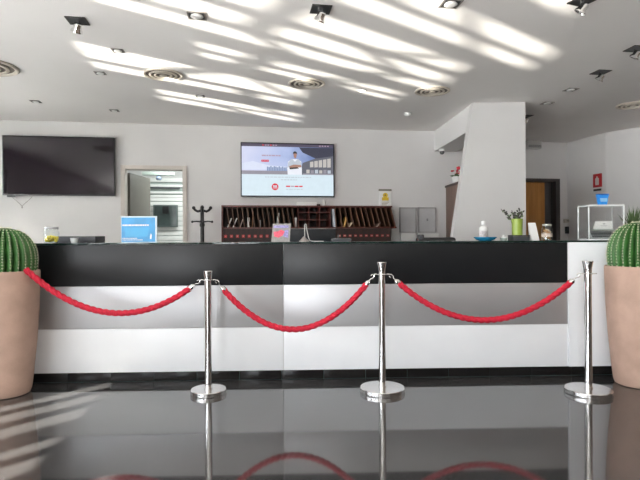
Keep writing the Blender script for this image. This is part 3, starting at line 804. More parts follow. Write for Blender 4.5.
for k in range(34):
    a = fr.uniform(0, 2 * PI); r = fr.uniform(.02, .12); d = Vector((math.cos(a), math.sin(a), 0))
    p = Vector((0, 0, .085)); q = d * r + Vector((0, 0, .085 + fr.uniform(.0, .05))); sdv = d.cross(Vector((0, 0, 1))) * .014
    m1 = (p + q) / 2 + Vector((0, 0, .02))
    vs = [bm.verts.new(p), bm.verts.new(m1 + sdv), bm.verts.new(q), bm.verts.new(m1 - sdv)]; bm.faces.new((vs[0], vs[1], vs[2])); bm.faces.new((vs[0], vs[2], vs[3]))
obj('leaves', bm, M_green, fl)
bm = BM()
for k in range(26):
    a = fr.uniform(0, 2 * PI); r = fr.uniform(.0, .15); sphere(bm, (r * math.cos(a), r * math.sin(a), .145 + fr.uniform(-.015, .05) + (.03 if math.cos(a) > .3 else 0)), fr.uniform(.012, .022), 8, 6, sc=(1, 1, .7))
obj('blossoms', bm, M_petal, fl)
# cctv
Yc = 7.25; t = thing('security_camera', 'small dome security camera under the beam by the back wall', 'camera', (X(442.5, Yc), Yc, Zz(442.5, 154.5, Yc)))
bm = BM(); sphere(bm, (0, 0, .035), .035, 16, 10); obj('dome', bm, mat('smoked_dome', (.12, .12, .12), .15), t)
zt_ = CEIL - t.location.z
bm = BM(); lathe(bm, [(.038, .045), (.042, .05), (.042, .075), (.03, .085)], 20); obj('collar', bm, M_whitep, t)
bm = BM(); lathe(bm, [(.012, .085), (.012, zt_)], 12); obj('stem', bm, M_whitep, t)

# ------------------------------------------------------------------ office chair behind the counter (only its top shows)
t = thing('office_chair', 'black office chair whose rounded back top shows above the counter', 'chair', (X(440.5, 5.25), 5.25, 0), PI)
bm = BM(); box(bm, (0, -.22, .84), (.42, .07, .56), .034, seg=4); obj('backrest', bm, M_dark, t)
bm = BM(); box(bm, (0, .04, .48), (.48, .46, .08), .035, seg=4); obj('seat', bm, M_dark, t)
bm = BM(); tube(bm, [(0, -.04, .45), (0, -.24, .46), (0, -.27, .6), (0, -.25, .75)], .02, 8); obj('back_support', bm, M_dark, t)
bm = BM(); lathe(bm, [(.03, .12), (.03, .44)], 14); obj('gas_lift', bm, M_chromeb, t)
for k in range(5):
    a = 2 * PI * k / 5; d = Vector((math.cos(a), math.sin(a), 0))
    bm = BM(); tube(bm, [Vector((0, 0, .12)), d * .28 + Vector((0, 0, .075))], [.025, .016], 8); lg = obj('leg', bm, M_dark, t)
    bm = BM(); sphere(bm, d * .28 + Vector((0, 0, .03)), .03, 10, 8); obj('castor', bm, M_dark, lg)

# ------------------------------------------------------------------ things on the counter
def sign_stand(name, u0, u1, dep, ht, label, cat):
    p = cpos((u0 + u1) / 2, dep); w = (u1 - u0) * p.y / F
    return thing(name, label, cat, p, CA), w
# sweets jar
p = cpos(51.5, .12); t = thing('sweets_jar', 'glass jar of yellow sweets on the counter beside the left cactus', 'jar', p)
jr = .057
bm = BM(); lathe(bm, [(jr * .9, 0), (jr, .006), (jr, .085), (jr * .86, .10), (jr * .86, .112), (jr * .83, .112), (jr * .83, .10), (jr * .965, .084), (jr * .965, .008), (.01, .006)], 28); obj('glass', bm, M_jar, t)
bm = BM(); sr = random.Random(2)
for k in range(46):
    a = sr.uniform(0, 2 * PI); r = jr * .78 * math.sqrt(sr.random()); sphere(bm, (r * math.cos(a), r * math.sin(a), .017 + sr.random() * .036), .0125, 8, 6)
sw = obj('sweets', bm, M_yellow, t); sw['kind'] = 'stuff'
bm = BM(); lathe(bm, [(jr * .88, .1125), (jr * .9, .115), (jr * .9, .127), (jr * .86, .131), (.004, .131)], 28); obj('lid', bm, mat('clear_grey_lid', (.55, .56, .57), .2, .4), t)
# small glass dish
p = cpos(74.3, .10); t = thing('glass_dish', 'small clear glass dish next to the sweets jar', 'dish', p)
bm = BM(); lathe(bm, [(.02, 0), (.024, .003), (.033, .042), (.030, .042), (.021, .006)], 20); obj('bowl', bm, mat('milky_glass', (.75, .77, .78), .1, var=.02), t)
bm = BM(); lathe(bm, [(.026, .030), (.012, .034)], 16); obj('contents', bm, mat('grey_contents', (.35, .35, .36), .7), t)
# flat dark box
p = cpos(81, .42); w = 38 * p.y / F; t = thing('document_tray', 'flat dark grey tray lying on the counter behind the sweets jar', 'tray', p, CA)
bm = BM(); box2(bm, (-w / 2, -.11, 0), (w / 2, .11, .008), .002); obj('bottom', bm, M_darkgrey, t)
bm = BM()
box2(bm, (-w / 2, -.11, .008), (w / 2, -.103, .056), .002); box2(bm, (-w / 2, .103, .008), (w / 2, .11, .056), .002); box2(bm, (-w / 2, -.103, .008), (-w / 2 + .007, .103, .056), .002); box2(bm, (w / 2 - .007, -.103, .008), (w / 2, .103, .056), .002)
obj('rim', bm, M_darkgrey, t)
# blue sign
t, w = sign_stand('acrylic_sign', 121.5, 157, .06, .21, 'blue printed sign in clear stand on the counter before the doorway', 'sign')
h = .212
bm = BM(); box2(bm, (-w / 2, -.004, .004), (w / 2, .004, h), .001); box2(bm, (-w / 2, -.004, 0), (w / 2, .09, .004), .001); obj('acrylic_stand', bm, mat('acrylic_white_edge', (.68, .80, .86), .15, var=.02), t)
bm = BM(); box2(bm, (-w / 2 + .004, -.0062, .008), (w / 2 - .014, -.0042, h - .010)); pr = obj('blue_print', bm, M_blue, t, smooth=False)
bm = BM(); x = -w / 2 + .012; lr = random.Random(8)
while x < w / 2 - .075:
    wd = lr.uniform(.008, .022); box2(bm, (x, -.0072, .134), (x + wd, -.0064, .146)); x += wd + .003
obj('heading_line', bm, M_paper, pr, smooth=False); bm = BM(); x = -w / 2 + .012
while x < w / 2 - .16:
    wd = lr.uniform(.006, .014); box2(bm, (x, -.0072, .032), (x + wd, -.0064, .039)); x += wd + .003
obj('text_line', bm, M_paper, pr, smooth=False); bm = BM(); x = -w / 2 + .012
while x < w / 2 - .12:
    wd = lr.uniform(.006, .014); box2(bm, (x, -.0072, .020), (x + wd, -.0064, .026)); x += wd + .003
obj('text_line', bm, M_paper, pr, smooth=False); bm = BM()
prism(bm, [(w / 2 - .055, .03), (w / 2 - .044, .03), (w / 2 - .040, .06), (w / 2 - .047, .075), (w / 2 - .055, .055)], -.0072, -.0064)
obj('white_symbol', bm, M_paper, pr, smooth=False)
bm = BM(); prism(bm, [(-w / 2 + .035, .05), (w / 2 - .075, .05), (w / 2 - .06, .12), (-w / 2 + .028, .12)], -.0070, -.0063); obj('light_field', bm, mat('paler_blue_print', (.05, .36, .66), .35), pr, smooth=False)
# picture card
t, w = sign_stand('picture_card', 271.8, 290.2, .05, .16, 'small leaning card with pink and blue picture on the counter centre', 'card')
m = Matrix.Rotation(math.radians(-9), 4, 'X')
h = .150
bm = BM(); prism(bm, [(-w / 2 - .004, .001), (w / 2 - .006, .001), (w / 2 + .006, h), (-w / 2 + .008, h)], -.003, .003, mtx=m); box2(bm, (-w / 2, 0, 0), (w / 2, .07, .003)); obj('card', bm, M_greyp, t, smooth=False)
bm = BM(); prism(bm, [(-.055, .045), (-.02, .035), (.015, .055), (.03, .085), (.0, .10), (-.02, .088), (-.06, .082)], -.0042, -.0032, mtx=m); pk = obj('pink_picture', bm, M_pink, t, smooth=False)
bm = BM(); prism(bm, [(.015, .05), (.055, .03), (.06, .10), (.03, .095)], -.0040, -.0031, mtx=m); prism(bm, [(-.06, .115), (.06, .115), (.062, .135), (-.058, .135)], -.0040, -.0031, mtx=m); obj('violet_picture', bm, M_violet, t, smooth=False)
# pen stand with looped cable
p = cpos(305.5, .16); t = thing('pen_stand', 'small grey cone stand with looped pale cable right of picture card', 'pen stand', p)
bm = BM(); lathe(bm, [(.043, 0), (.043, .004), (.012, .036), (.008, .045)], 20, (-.012, 0, 0)); obj('base', bm, mat('stand_grey', (.28, .26, .25), .35, .4), t)
bm = BM(); tube(bm, [(-.006, 0, .04), (-.006, 0, .10), (-.004, 0, .14)], .0045, 8); obj('holder', bm, mat('stem_grey', (.34, .33, .32), .35, .4), t)
bm = BM(); tube(bm, [(-.004, 0, .14), (.0, 0, .149), (.006, 0, .145), (.012, 0, .10), (.022, 0, .045), (.034, 0, .012), (.05, 0, .006), (.10, 0, .004), (.15, .01, .004)], .0035, 8); obj('cable', bm, mat('pale_cord', (.50, .50, .48), .5), t)
# flat black keypad behind
p = cpos(341, .34); t = thing('card_reader', 'low dark tablet lying on the counter under the right half of the rack', 'tablet', p, CA)
bm = BM(); box(bm, (0, 0, .012), (.17, .10, .024), .006); obj('casing', bm, M_darkgrey, t)
bm = BM(); box(bm, (0, 0, .0255), (.15, .08, .003), .001); obj('screen', bm, mat('tablet_glass', (.16, .16, .16), .1), t)
bm = BM(); tube(bm, [(-.02, .03, .02), (-.02, .03, .06)], .005, 8); obj('aerial', bm, M_dark, t)
# small dark speaker
p = cpos(420.6, .50); t = thing('desk_speaker', 'small rounded black speaker on the counter below the grey boards', 'speaker', p)
bm = BM(); box(bm, (0, 0, .03), (.055, .055, .056), .014, seg=3); obj('casing', bm, M_dark, t)
bm = BM(); lathe(bm, [(.018, 0), (.018, .002), (.006, .003)], 16, mtx=Matrix.Translation((0, -.0275, .032)) @ Matrix.Rotation(PI / 2, 4, 'X')); obj('grille', bm, M_darkgrey, t)
# soap bottle and blue dish
p = cpos(485.2, .09); t = thing('serving_dish', 'shallow blue dish on the counter in front of the white column', 'dish', p)
bm = BM(); lathe(bm, [(.045, 0), (.05, .002), (.075, .012), (.092, .029), (.089, .031), (.07, .016), (.045, .006)], 36); obj('bowl', bm, M_teal, t)
bm = BM(); lathe(bm, [(.089, .0305), (.0925, .0305), (.0925, .0325), (.089, .0325)], 36, cap=False); obj('rim', bm, mat('dish_rim', (.03, .28, .48), .25), t)
p = cpos(483.5, .24); t = thing('soap_bottle', 'clear white pump bottle behind the blue dish', 'bottle', p)
bm = BM(); lathe(bm, [(.034, 0), (.037, .004), (.037, .098), (.034, .112), (.018, .126), (.013, .130), (.013, .136)], 24); obj('body', bm, mat('milky_bottle', (.66, .66, .65), .15, var=.03), t)
bm = BM(); lathe(bm, [(.0374, .022), (.0374, .085)], 24, cap=False); obj('label', bm, mat('bottle_label', (.50, .46, .46), .5, var=.35, scale=50), t)
bm = BM(); lathe(bm, [(.017, .136), (.018, .139), (.018, .162), (.015, .168), (.004, .169)], 18); obj('cap', bm, M_whitep, t)
# small bowl of bits
p = cpos(503.5, .12); t = thing('glass_bowl', 'tiny pale glass bowl between blue dish and black box', 'bowl', p)
bm = BM(); lathe(bm, [(.016, 0), (.02, .002), (.031, .026), (.029, .026), (.017, .005)], 20); obj('bowl', bm, mat('greenish_glass', (.45, .52, .48), .15), t)
bm = BM()
for k in range(9): sphere(bm, (.016 * math.cos(k * 2.4) * (k % 3) / 2, .016 * math.sin(k * 2.4) * (k % 3) / 2, .026 + (.014 if k % 3 == 0 else 0)), .0095, 8, 6)
bs = obj('mints', bm, M_whitep, t)
# black box with vase
p = cpos(518.6, .20); t = thing('box', 'low black box on the counter carrying the lime green vase', 'box', p, CA)
w = 16.5 * p.y / F
bm = BM(); box2(bm, (-w / 2, -.06, 0), (w / 2, .06, .036), .003); obj('body', bm, M_darkgrey, t)
bm = BM(); box2(bm, (-w / 2 - .001, -.061, .0365), (w / 2 + .001, .061, .046), .003); obj('lid', bm, M_dark, t)
t = thing('vase', 'lime green vase of dried stems on the low black box', 'vase', p + Vector((-.012, 0, .046)))
bm = BM(); lathe(bm, [(.040, 0), (.043, .004), (.0435, .08), (.045, .118), (.047, .138), (.044, .138), (.041, .115), (.039, .012), (.01, .01)], 28); obj('body', bm, M_lime, t)
vr = random.Random(11)
stems = [(-.135, .215, 0), (-.10, .20, .02), (-.05, .195, -.02), (-.02, .19, .03), (.012, .195, 0), (.028, .215, .01), (.035, .19, -.02), (.0, .18, -.03)]
for (dx, hh, dy) in stems:
    bm = BM(); a = Vector((dx * .15, dy * .3, .02)); b = Vector((dx * .4, dy * .6, .13)); c = Vector((dx, dy, hh)); tube(bm, [a, b, (b + c) / 2 + Vector((0, 0, .008)), c], .0018, 5, 0)
    for k in range(9):
        q = k / 8; pt = b.lerp(c, q); an = vr.uniform(0, 2 * PI); d = Vector((math.cos(an), math.sin(an) * .6, vr.uniform(.1, .9))).normalized(); s_ = d.cross(Vector((0, 1, .2))).normalized() * .009; L_ = vr.uniform(.018, .034)
        vs = [bm.verts.new(pt), bm.verts.new(pt + d * L_ * .5 + s_), bm.verts.new(pt + d * L_), bm.verts.new(pt + d * L_ * .5 - s_)]
        f = bm.faces.new(vs); f.material_index = 0 if k % 3 else 1
    obj('stem', bm, [M_dryleaf, M_green], t)
# white leaning card
p = cpos(534.5, .16); t = thing('white_card', 'white folded card leaning between vase and biscuit jar', 'card', p, CA)
m = Matrix.Rotation(math.radians(-10), 4, 'X')
bm = BM(); prism(bm, [(-.020, .001), (.042, .001), (.020, .152), (-.042, .152)], -.0015, .0015, mtx=m); obj('front_leaf', bm, M_paper, t, smooth=False)
bm = BM(); prism(bm, [(-.020, .001), (.042, .001), (.020, .150), (-.042, .150)], -.0015, .0015, mtx=Matrix.Translation((0, .056, 0)) @ Matrix.Rotation(math.radians(10), 4, 'X')); obj('rear_leaf', bm, M_paper, t, smooth=False)
# biscuit jar
p = cpos(547, .14); t = thing('biscuit_jar', 'glass jar of biscuits on the counter right of the white card', 'jar', p)
jr = .043
bm = BM(); lathe(bm, [(jr * .9, 0), (jr, .005), (jr, .095), (jr * .8, .112), (jr * .8, .12), (jr * .77, .12), (jr * .77, .11), (jr * .96, .094), (jr * .96, .007), (.01, .005)], 24); obj('glass', bm, M_jar, t)
bm = BM()
for k in range(16):
    a = k * 2.4; mtx = Matrix.Translation((.014 * math.cos(a), .014 * math.sin(a), .014 + .0055 * k * .85)) @ Euler((.5 * math.sin(a), .5 * math.cos(a), a)).to_matrix().to_4x4()
    lathe(bm, [(.019, 0), (.021, .003), (.019, .006)], 12, mtx=mtx, mi=k % 2)
bs = obj('biscuits', bm, [M_biscuit, mat('pale_biscuit', (.62, .50, .36), .8)], t); bs['kind'] = 'stuff'
bm = BM(); lathe(bm, [(jr * .82, .1205), (jr * .84, .122), (jr * .84, .136), (.01, .139)], 24); obj('lid', bm, mat('jar_lid', (.42, .40, .36), .3, .5), t)
bm = BM(); lathe(bm, [(jr * 1.006, .03), (jr * 1.006, .06)], 24, cap=False); obj('paper_band', bm, mat('band', (.50, .42, .36), .7, var=.3, scale=60), t)

# clear acrylic display box with white card and grey tray inside
p = cpos(600.7, .105); w = .29; h = .285; d = .16
t = thing('display_box', 'clear acrylic box on the counter near the right cactus', 'display case', p, CA)
k_ = .006
bm = BM()
box2(bm, (-w / 2, -d / 2, .012), (w / 2, -d / 2 + k_, h)); box2(bm, (-w / 2, d / 2 - k_, .012), (w / 2, d / 2, h)); box2(bm, (-w / 2, -d / 2 + k_, .012), (-w / 2 + k_, d / 2 - k_, h)); box2(bm, (w / 2 - k_, -d / 2 + k_, .012), (w / 2, d / 2 - k_, h)); 
obj('clear_walls', bm, M_acryl, t, smooth=False)
M_edge = mat('frosted_acrylic_edge', (.74, .77, .76), .3, var=.03)
bm = BM()
for sx in (-1, 1):
    for sy in (-1, 1): box2(bm, (sx * (w / 2 + .001) - .004, sy * (d / 2 + .001) - .004, .012), (sx * (w / 2 + .001) + .004, sy * (d / 2 + .001) + .004, h))
    box2(bm, (sx * (w / 2 + .001) - .004, -d / 2, h - .004), (sx * (w / 2 + .001) + .004, d / 2, h + .004))
for sy in (-1, 1): box2(bm, (-w / 2, sy * (d / 2 + .001) - .004, h - .006), (w / 2, sy * (d / 2 + .001) + .004, h + .006))
obj('frosted_edges', bm, M_edge, t, smooth=False)
bm = BM(); box2(bm, (-w / 2 + .002, -d / 2 + .002, h - .001), (w / 2 - .002, d / 2 - .002, h + .003)); obj('lid', bm, M_acryl, t, smooth=False)
bm = BM(); box2(bm, (-w / 2 - .004, -d / 2 - .004, 0), (w / 2 + .004, d / 2 + .004, .012), .002); obj('base', bm, M_edge, t)
bm = BM(); box2(bm, (-w / 2 + .05, -d / 2 + .012, .085), (w / 2 - .006, d / 2 - .012, .092)); obj('inner_shelf', bm, mat('pale_green_acrylic', (.55, .62, .58), .2), t, smooth=False)
t2 = thing('keyboard', 'grey keyed device standing inside the clear acrylic box', 'device', p + Vector((.0, -.04, .0125)), CA)
m = Matrix.Rotation(math.radians(52), 4, 'X')
bm = BM(); box2(bm, (-.11, -.005, .004), (.115, .065, .02), .003, mtx=m); obj('body', bm, mat('device_grey', (.38, .40, .41), .5), t2)
for r in range(4):
    bm = BM()
    for c_ in range(12): box2(bm, (-.10 + c_ * .0175, -.001 + r * .015, .0205), (-.087 + c_ * .0175, .010 + r * .015, .0255), 0, mtx=m)
    obj('key_row', bm, M_darkgrey if r % 2 == 0 else mat('key_grey', (.16, .17, .18), .5), t2, smooth=False)
bm = BM(); box2(bm, (-.11, .03, 0), (.115, .05, .006)); obj('foot', bm, M_darkgrey, t2, smooth=False)
t2 = thing('white_card', 'white card standing on the shelf inside the clear acrylic box', 'card', p + Vector((.004, -.045, .0925)), CA)
m = Matrix.Rotation(math.radians(-12), 4, 'X')
bm = BM(); prism(bm, [(-.078, .001), (.07, .001), (.078, .066), (-.066, .066)], -.001, .001, mtx=m); obj('front_leaf', bm, M_paper, t2, smooth=False)
bm = BM(); prism(bm, [(-.078, .001), (.07, .001), (.078, .065), (-.066, .065)], -.001, .001, mtx=Matrix.Translation((0, .03, 0)) @ Matrix.Rotation(math.radians(12), 4, 'X')); obj('rear_leaf', bm, M_paper, t2, smooth=False)
bm = BM(); box2(bm, (-.006, -.0028, .040), (.014, -.0014, .047), mtx=m); box2(bm, (-.03, -.0028, .025), (.03, -.0014, .028), mtx=m); obj('print', bm, mat('grey_ink', (.30, .30, .32), .6), t2, smooth=False)
# blue item on the box
t2 = thing('blue_holder', 'small blue plastic holder on top of the clear acrylic box', 'holder', p + Vector((.015, 0, h + .0035)), CA)
bm = BM(); prism(bm, [(-.028, 0), (.028, 0), (.030, .02), (.044, .085), (-.044, .085), (-.030, .02)], -.02, .02); obj('body', bm, M_bluep, t2, smooth=False)
bm = BM(); box2(bm, (-.046, -.022, .0852), (.046, .022, .096), .003); obj('lid', bm, mat('darker_blue', (.015, .10, .40), .35), t2)
bm = BM(); prism(bm, [(-.026, .03), (.026, .03), (.032, .06), (-.032, .06)], -.0212, -.0202); obj('pale_label', bm, mat('pale_blue_label', (.25, .50, .78), .5), t2, smooth=False)
# spiky plant behind the right cactus
p = cpos(633, .40); t = thing('potted_plant', 'spiky green plant rising behind the right cactus', 'plant', p)
bm = BM(); lathe(bm, [(.05, 0), (.055, .004), (.068, .095), (.063, .095), (.055, .08), (.01, .078)], 24); obj('pot', bm, mat('dark_planter', (.06, .05, .045), .5), t)
pr_ = random.Random(9)
bm = BM()
for k in range(46):
    a = pr_.uniform(0, 2 * PI); tilt = pr_.uniform(.05, .7); L_ = pr_.uniform(.14, .25); d = Vector((math.cos(a) * tilt, math.sin(a) * tilt, 1)).normalized(); s_ = d.cross(Vector((math.cos(a), math.sin(a), 0))).normalized() * .007
    if s_.length < .001: s_ = Vector((.007, 0, 0))
    b0 = Vector((math.cos(a) * .02, math.sin(a) * .02, .075)); mid = b0 + d * L_ * .5; tip = b0 + d * L_ + Vector((math.cos(a), math.sin(a), 0)) * .02
    n_ = d.cross(s_).normalized() * .003
    vs = [bm.verts.new(b0 - s_ * .6), bm.verts.new(b0 + s_ * .6), bm.verts.new(mid + s_), bm.verts.new(tip), bm.verts.new(mid - s_)]
    c_ = bm.verts.new(mid + n_)
    bm.faces.new((vs[0], vs[1], c_)); bm.faces.new((vs[1], vs[2], c_)); bm.faces.new((vs[2], vs[3], c_)); bm.faces.new((vs[3], vs[4], c_)); bm.faces.new((vs[4], vs[0], c_))
obj('leaves', bm, M_green, t)

# ------------------------------------------------------------------ right recess: sign, wall devices, far box
def on_far(u, v, off=.03):
    tt = at(u); q = P(tt); return Vector((q.x + dA.y * off, q.y - dA.x * off, Zz(u, v, q.y - dA.x * off)))
q = on_far(567, 222.8); t = thing('thermostat', 'beige wall thermostat to the right of the orange door', 'switch', q, aA)
bm = BM(); box(bm, (0, .012, .03), (.13, .034, .062), .006); obj('casing', bm, M_beige, t)
bm = BM(); box(bm, (0, -.0065, .032), (.06, .004, .025), .001); obj('display', bm, mat('thermo_display', (.22, .21, .19), .3), t)
q = on_far(566.5, 233.5); t = thing('intercom', 'small black intercom under the beige thermostat', 'intercom', q, aA)
bm = BM(); box(bm, (0, .012, .055), (.065, .034, .115), .006); obj('casing', bm, M_dark, t)
bm = BM(); box(bm, (0, -.008, .075), (.03, .006, .05), .002); obj('handset', bm, M_darkgrey, t)
q = on_far(532.5, 149, .06); t = thing('air_unit', 'pale grey wall unit high above the orange door', 'air conditioner', q, aA)
bm = BM(); box2(bm, (-.14, -.05, 0), (.10, .058, .13), .012); obj('casing', bm, mat('unit_grey', (.50, .50, .48), .5), t)
bm = BM()
for k in range(3): box2(bm, (-.13, -.0535, .02 + k * .014), (.09, -.049, .026 + k * .014))
obj('louvre', bm, M_darkgrey, t, smooth=False)
# red sign on the side wall
wA = Vector((4.0, 8.40, 0)); wB = Vector((4.18, 7.6, 0)); dW = (wB - wA).normalized(); aW = math.atan2(dW.y, dW.x)
def on_side(u, off=.0):
    n_ = Vector((dW.y, -dW.x, 0)) * off; b0 = wA + n_; k = (u - 320) / F
    return b0 + dW * ((k * b0.y - b0.x) / (dW.x - k * dW.y))
a_ = on_side(593.2, .02); b_ = on_side(601.2, .02); w = (b_ - a_).length; z0 = Zz(597, 187.2, (a_.y + b_.y) / 2); h = Zz(597, 173.8, (a_.y + b_.y) / 2) - z0
t = thing('fire_sign', 'red fire equipment sign on the side wall right of the orange door', 'sign', (a_.x, a_.y, z0), aW)
bm = BM(); box2(bm, (0, 0, 0), (w, .02, h), .003); obj('plate', bm, M_red, t)
bm = BM(); lathe(bm, [(.03, .0), (.034, .02), (.034, .095), (.012, .115), (.012, .13)], 14, mtx=Matrix.Translation((w * .52, -.0008, h * .16)) @ Matrix.Diagonal((1.1, .03, h / .2, 1))); obj('white_pictogram', bm, mat('sign_white', (.62, .58, .55), .5), t)
bm = BM(); box2(bm, (w * .05, 0, -.055), (w * .95, .015, -.025), .002); obj('caption_strip', bm, mat('sign_dark', (.06, .055, .05), .5), t)

# ------------------------------------------------------------------ ceiling fittings
AXIS = math.radians(8.5)
def spot_mesh(t, tilt, yawt, lit=False):
    s = .066
    bm = BM()
    for a, b in (((-s, -s), (s, -s + .014)), ((-s, s - .014), (s, s)), ((-s, -s + .014), (-s + .014, s - .014)), ((s - .014, -s + .014), (s, s - .014))): box2(bm, (a[0], a[1], -.006), (b[0], b[1], 0))
    obj('bezel', bm, M_bezel, t, smooth=False)
    bm = BM(); box2(bm, (-s + .014, -s + .014, -.004), (s - .014, s - .014, -.0005)); obj('recess', bm, M_dark, t, smooth=False)
    m = Matrix.Translation((0, 0, -.048)) @ Euler((tilt, 0, yawt)).to_matrix().to_4x4()
    bm = BM(); tube(bm, [(-.012, 0, -.004), (-.014, 0, -.03)], .006, 8); tube(bm, [(.012, 0, -.004), (.014, 0, -.03)], .006, 8); obj('bracket', bm, M_chromeb, t)
    bm = BM(); lathe(bm, [(.022, .028), (.027, .02), (.027, -.005), (.038, -.022), (.040, -.032), (.036, -.032), (.024, -.012)], 20, mtx=m, cap=False); lathe(bm, [(.002, .030), (.022, .028)], 20, mtx=m, cap=False); hd = obj('lamp_head', bm, M_chromeb, t)
    bm = BM(); lathe(bm, [(.024, -.014), (.018, -.024), (.004, -.026)], 16, mtx=m); obj('bulb', bm, M_bulbo, hd)
proto = None
spots = [
    (78.5, 20.5, 'square black spotlight hanging from the ceiling, alone at upper left'),
    (322, 9, 'square black spotlight hanging from the ceiling at top centre, amid sunlit streaks'),
    (584, .5, 'square black spotlight hanging at the top right edge of the picture'),
    (637, 48.5, 'square black spotlight hanging at the right edge below the topmost one'),
    (601.5, 72, 'square black spotlight hanging nearest above the right round vent'),
    (526.5, 116, 'small dark spotlight hanging on the ceiling just behind the column'),
]
for i, (u, v, lb) in enumerate(spots):
    p = ceil_at(u, v)
    if proto is None:
        proto = thing('ceiling_spotlight', lb, 'spotlight', p, AXIS, 'hanging ceiling spotlights'); spot_mesh(proto, math.radians(35), .6)
    else: dup(proto, p, AXIS + (0.25 if i == 2 else 0), lb)
# flush twin fittings
proto = None
flush = [
    (198, 15.5, 1.0, 'flush square downlight in the ceiling left of the top centre spotlight'),
    (452, 3.5, 1.0, 'flush square downlight in the ceiling right of the top centre spotlight'),
    (119, 50.5, .75, 'tiny flush downlight in the left ceiling at the corner of the sun patch'),
    (101, 73, .75, 'tiny flush downlight in the left ceiling below the sun patch'),
    (36.5, 101.5, .8, 'flush downlight on the ceiling above the switched-off television, farther left'),
    (115, 110.5, .8, 'flush downlight on the ceiling above the doorway'),
    (571.5, 89.5, .95, 'flush downlight right of the column, nearer the lower hanging spotlight'),
    (548, 103, .95, 'flush downlight close to the right top corner of the column'),
    (201, 96, .75, 'faint flush downlight in the ceiling right of the round vent with the glint'),
]
for i, (u, v, sc, lb) in enumerate(flush):
    p = ceil_at(u, v)
    if proto is None:
        proto = thing('flush_downlight', lb, 'downlight', p, AXIS, 'flush ceiling downlights')
        s = .062
        bm = BM()
        for a, b in (((-s, -s), (s, -s + .01)), ((-s, s - .01), (s, s)), ((-s, -s + .01), (-s + .01, s - .01)), ((s - .01, -s + .01), (s, s - .01))): box2(bm, (a[0], a[1], -.005), (b[0], b[1], 0))
        obj('bezel', bm, mat('grey_bezel', (.22, .20, .18), .4), proto, smooth=False)
        bm = BM(); box2(bm, (-s + .01, -s + .01, -.003), (s - .01, s - .01, -.0005)); obj('recess', bm, M_dark, proto, smooth=False)
        bm = BM(); lathe(bm, [(.040, -.003), (.043, -.009), (.034, -.014), (.008, -.013)], 20); obj('lamp', bm, M_whitep, proto)
        proto.scale = (sc,) * 3
    else:
        o = dup(proto, p, AXIS, lb); o.scale = (sc,) * 3
# lit downlight + smoke detector
p = ceil_at(362.8, 90.5); t = thing('lit_downlight', 'small round downlight that is lit, between two round ceiling vents', 'downlight', p)
bm = BM(); lathe(bm, [(.045, 0), (.045, -.004), (.030, -.007), (.030, 0)], 24, cap=False); obj('ring', bm, M_whitep, t)
bm = BM(); lathe(bm, [(.030, -.001), (.029, -.0065), (.005, -.009)], 20); obj('bulb', bm, M_bulb, t)
p = ceil_at(408.5, 113); t = thing('smoke_detector', 'small white dome detector on the ceiling before the beam', 'detector', p)
bm = BM(); lathe(bm, [(.05, 0), (.05, -.012), (.042, -.03), (.022, -.042), (.004, -.044)], 24); obj('dome', bm, M_whitep, t)
bm = BM(); lathe(bm, [(.0508, -.004), (.0508, -.009)], 24, cap=False); obj('slot_band', bm, mat('slot_grey', (.25, .25, .24), .6), t)
# round vents
proto = None
vents = [
    (164, 74.5, 'round ceiling vent with a bright glint, second from the left'),
    (307.5, 83.5, 'round ceiling vent in the middle of the ceiling, above the lit television'),
    (433, 91, 'round ceiling vent just left of the column'),
    (634, 105, 'round ceiling vent at the right edge of the ceiling'),
    (-14, 66, 'round ceiling vent cut by the left edge of the picture'),
]
for i, (u, v, lb) in enumerate(vents):
    p = ceil_at(u, v)
    if proto is None:
        proto = thing('ceiling_vent', lb, 'vent', p, 0, 'round ceiling vents')
        bm = BM(); lathe(bm, [(.180, 0), (.182, -.006), (.172, -.012), (.156, -.009), (.154, 0)], 44, cap=False); obj('outer_ring', bm, M_vent, proto)
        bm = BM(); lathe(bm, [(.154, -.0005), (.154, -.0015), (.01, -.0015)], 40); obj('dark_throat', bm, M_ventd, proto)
        for r0_, r1_ in ((.124, .106), (.080, .064)):
            bm = BM(); lathe(bm, [(r0_, -.002), (r0_ + .003, -.012), (r1_ + .003, -.014), (r1_, -.011), (r1_ + .004, -.003)], 40, cap=False); obj('inner_ring', bm, M_vent, proto)
        bm = BM(); lathe(bm, [(.012, -.002), (.034, -.010), (.030, -.016), (.005, -.018)], 28); obj('centre_cone', bm, M_vent, proto)
    else: dup(proto, p, i * .3, lb)
for o in bpy.data.objects:
    if o.name.startswith('ceiling_vent') and o.type == 'EMPTY' and o.location.x < -2.3: o.scale = (1.45,) * 3

# ------------------------------------------------------------------ light
w = bpy.data.worlds.new('World'); scene.world = w; w.use_nodes = True
n = w.node_tree.nodes; L = w.node_tree.links; bg = n['Background']
sky = n.new('ShaderNodeTexSky'); sky.sky_type = 'HOSEK_WILKIE'; sky.turbidity = 4.; sky.sun_direction = (-.55, -.65, .5); sky.ground_albedo = .5
tc = n.new('ShaderNodeTexCoord'); sep = n.new('ShaderNodeSeparateXYZ'); L.new(tc.outputs['Generated'], sep.inputs['Vector'])
rp = n.new('ShaderNodeValToRGB')
rp.color_ramp.elements[0].position = .42; rp.color_ramp.elements[0].color = (2.25, 2.22, 2.2, 1)
rp.color_ramp.elements[1].position = .54; rp.color_ramp.elements[1].color = (.96, .99, 1.05, 1)
mr = n.new('ShaderNodeMapRange'); mr.inputs['From Min'].default_value = -1; L.new(sep.outputs['Z'], mr.inputs['Value']); L.new(mr.outputs['Result'], rp.inputs['Fac'])
sd = n.new('ShaderNodeMapRange'); sd.inputs['From Min'].default_value = .2; sd.inputs['From Max'].default_value = -.9; sd.inputs['To Min'].default_value = 1.; sd.inputs['To Max'].default_value = 3.2
L.new(sep.outputs['X'], sd.inputs['Value'])
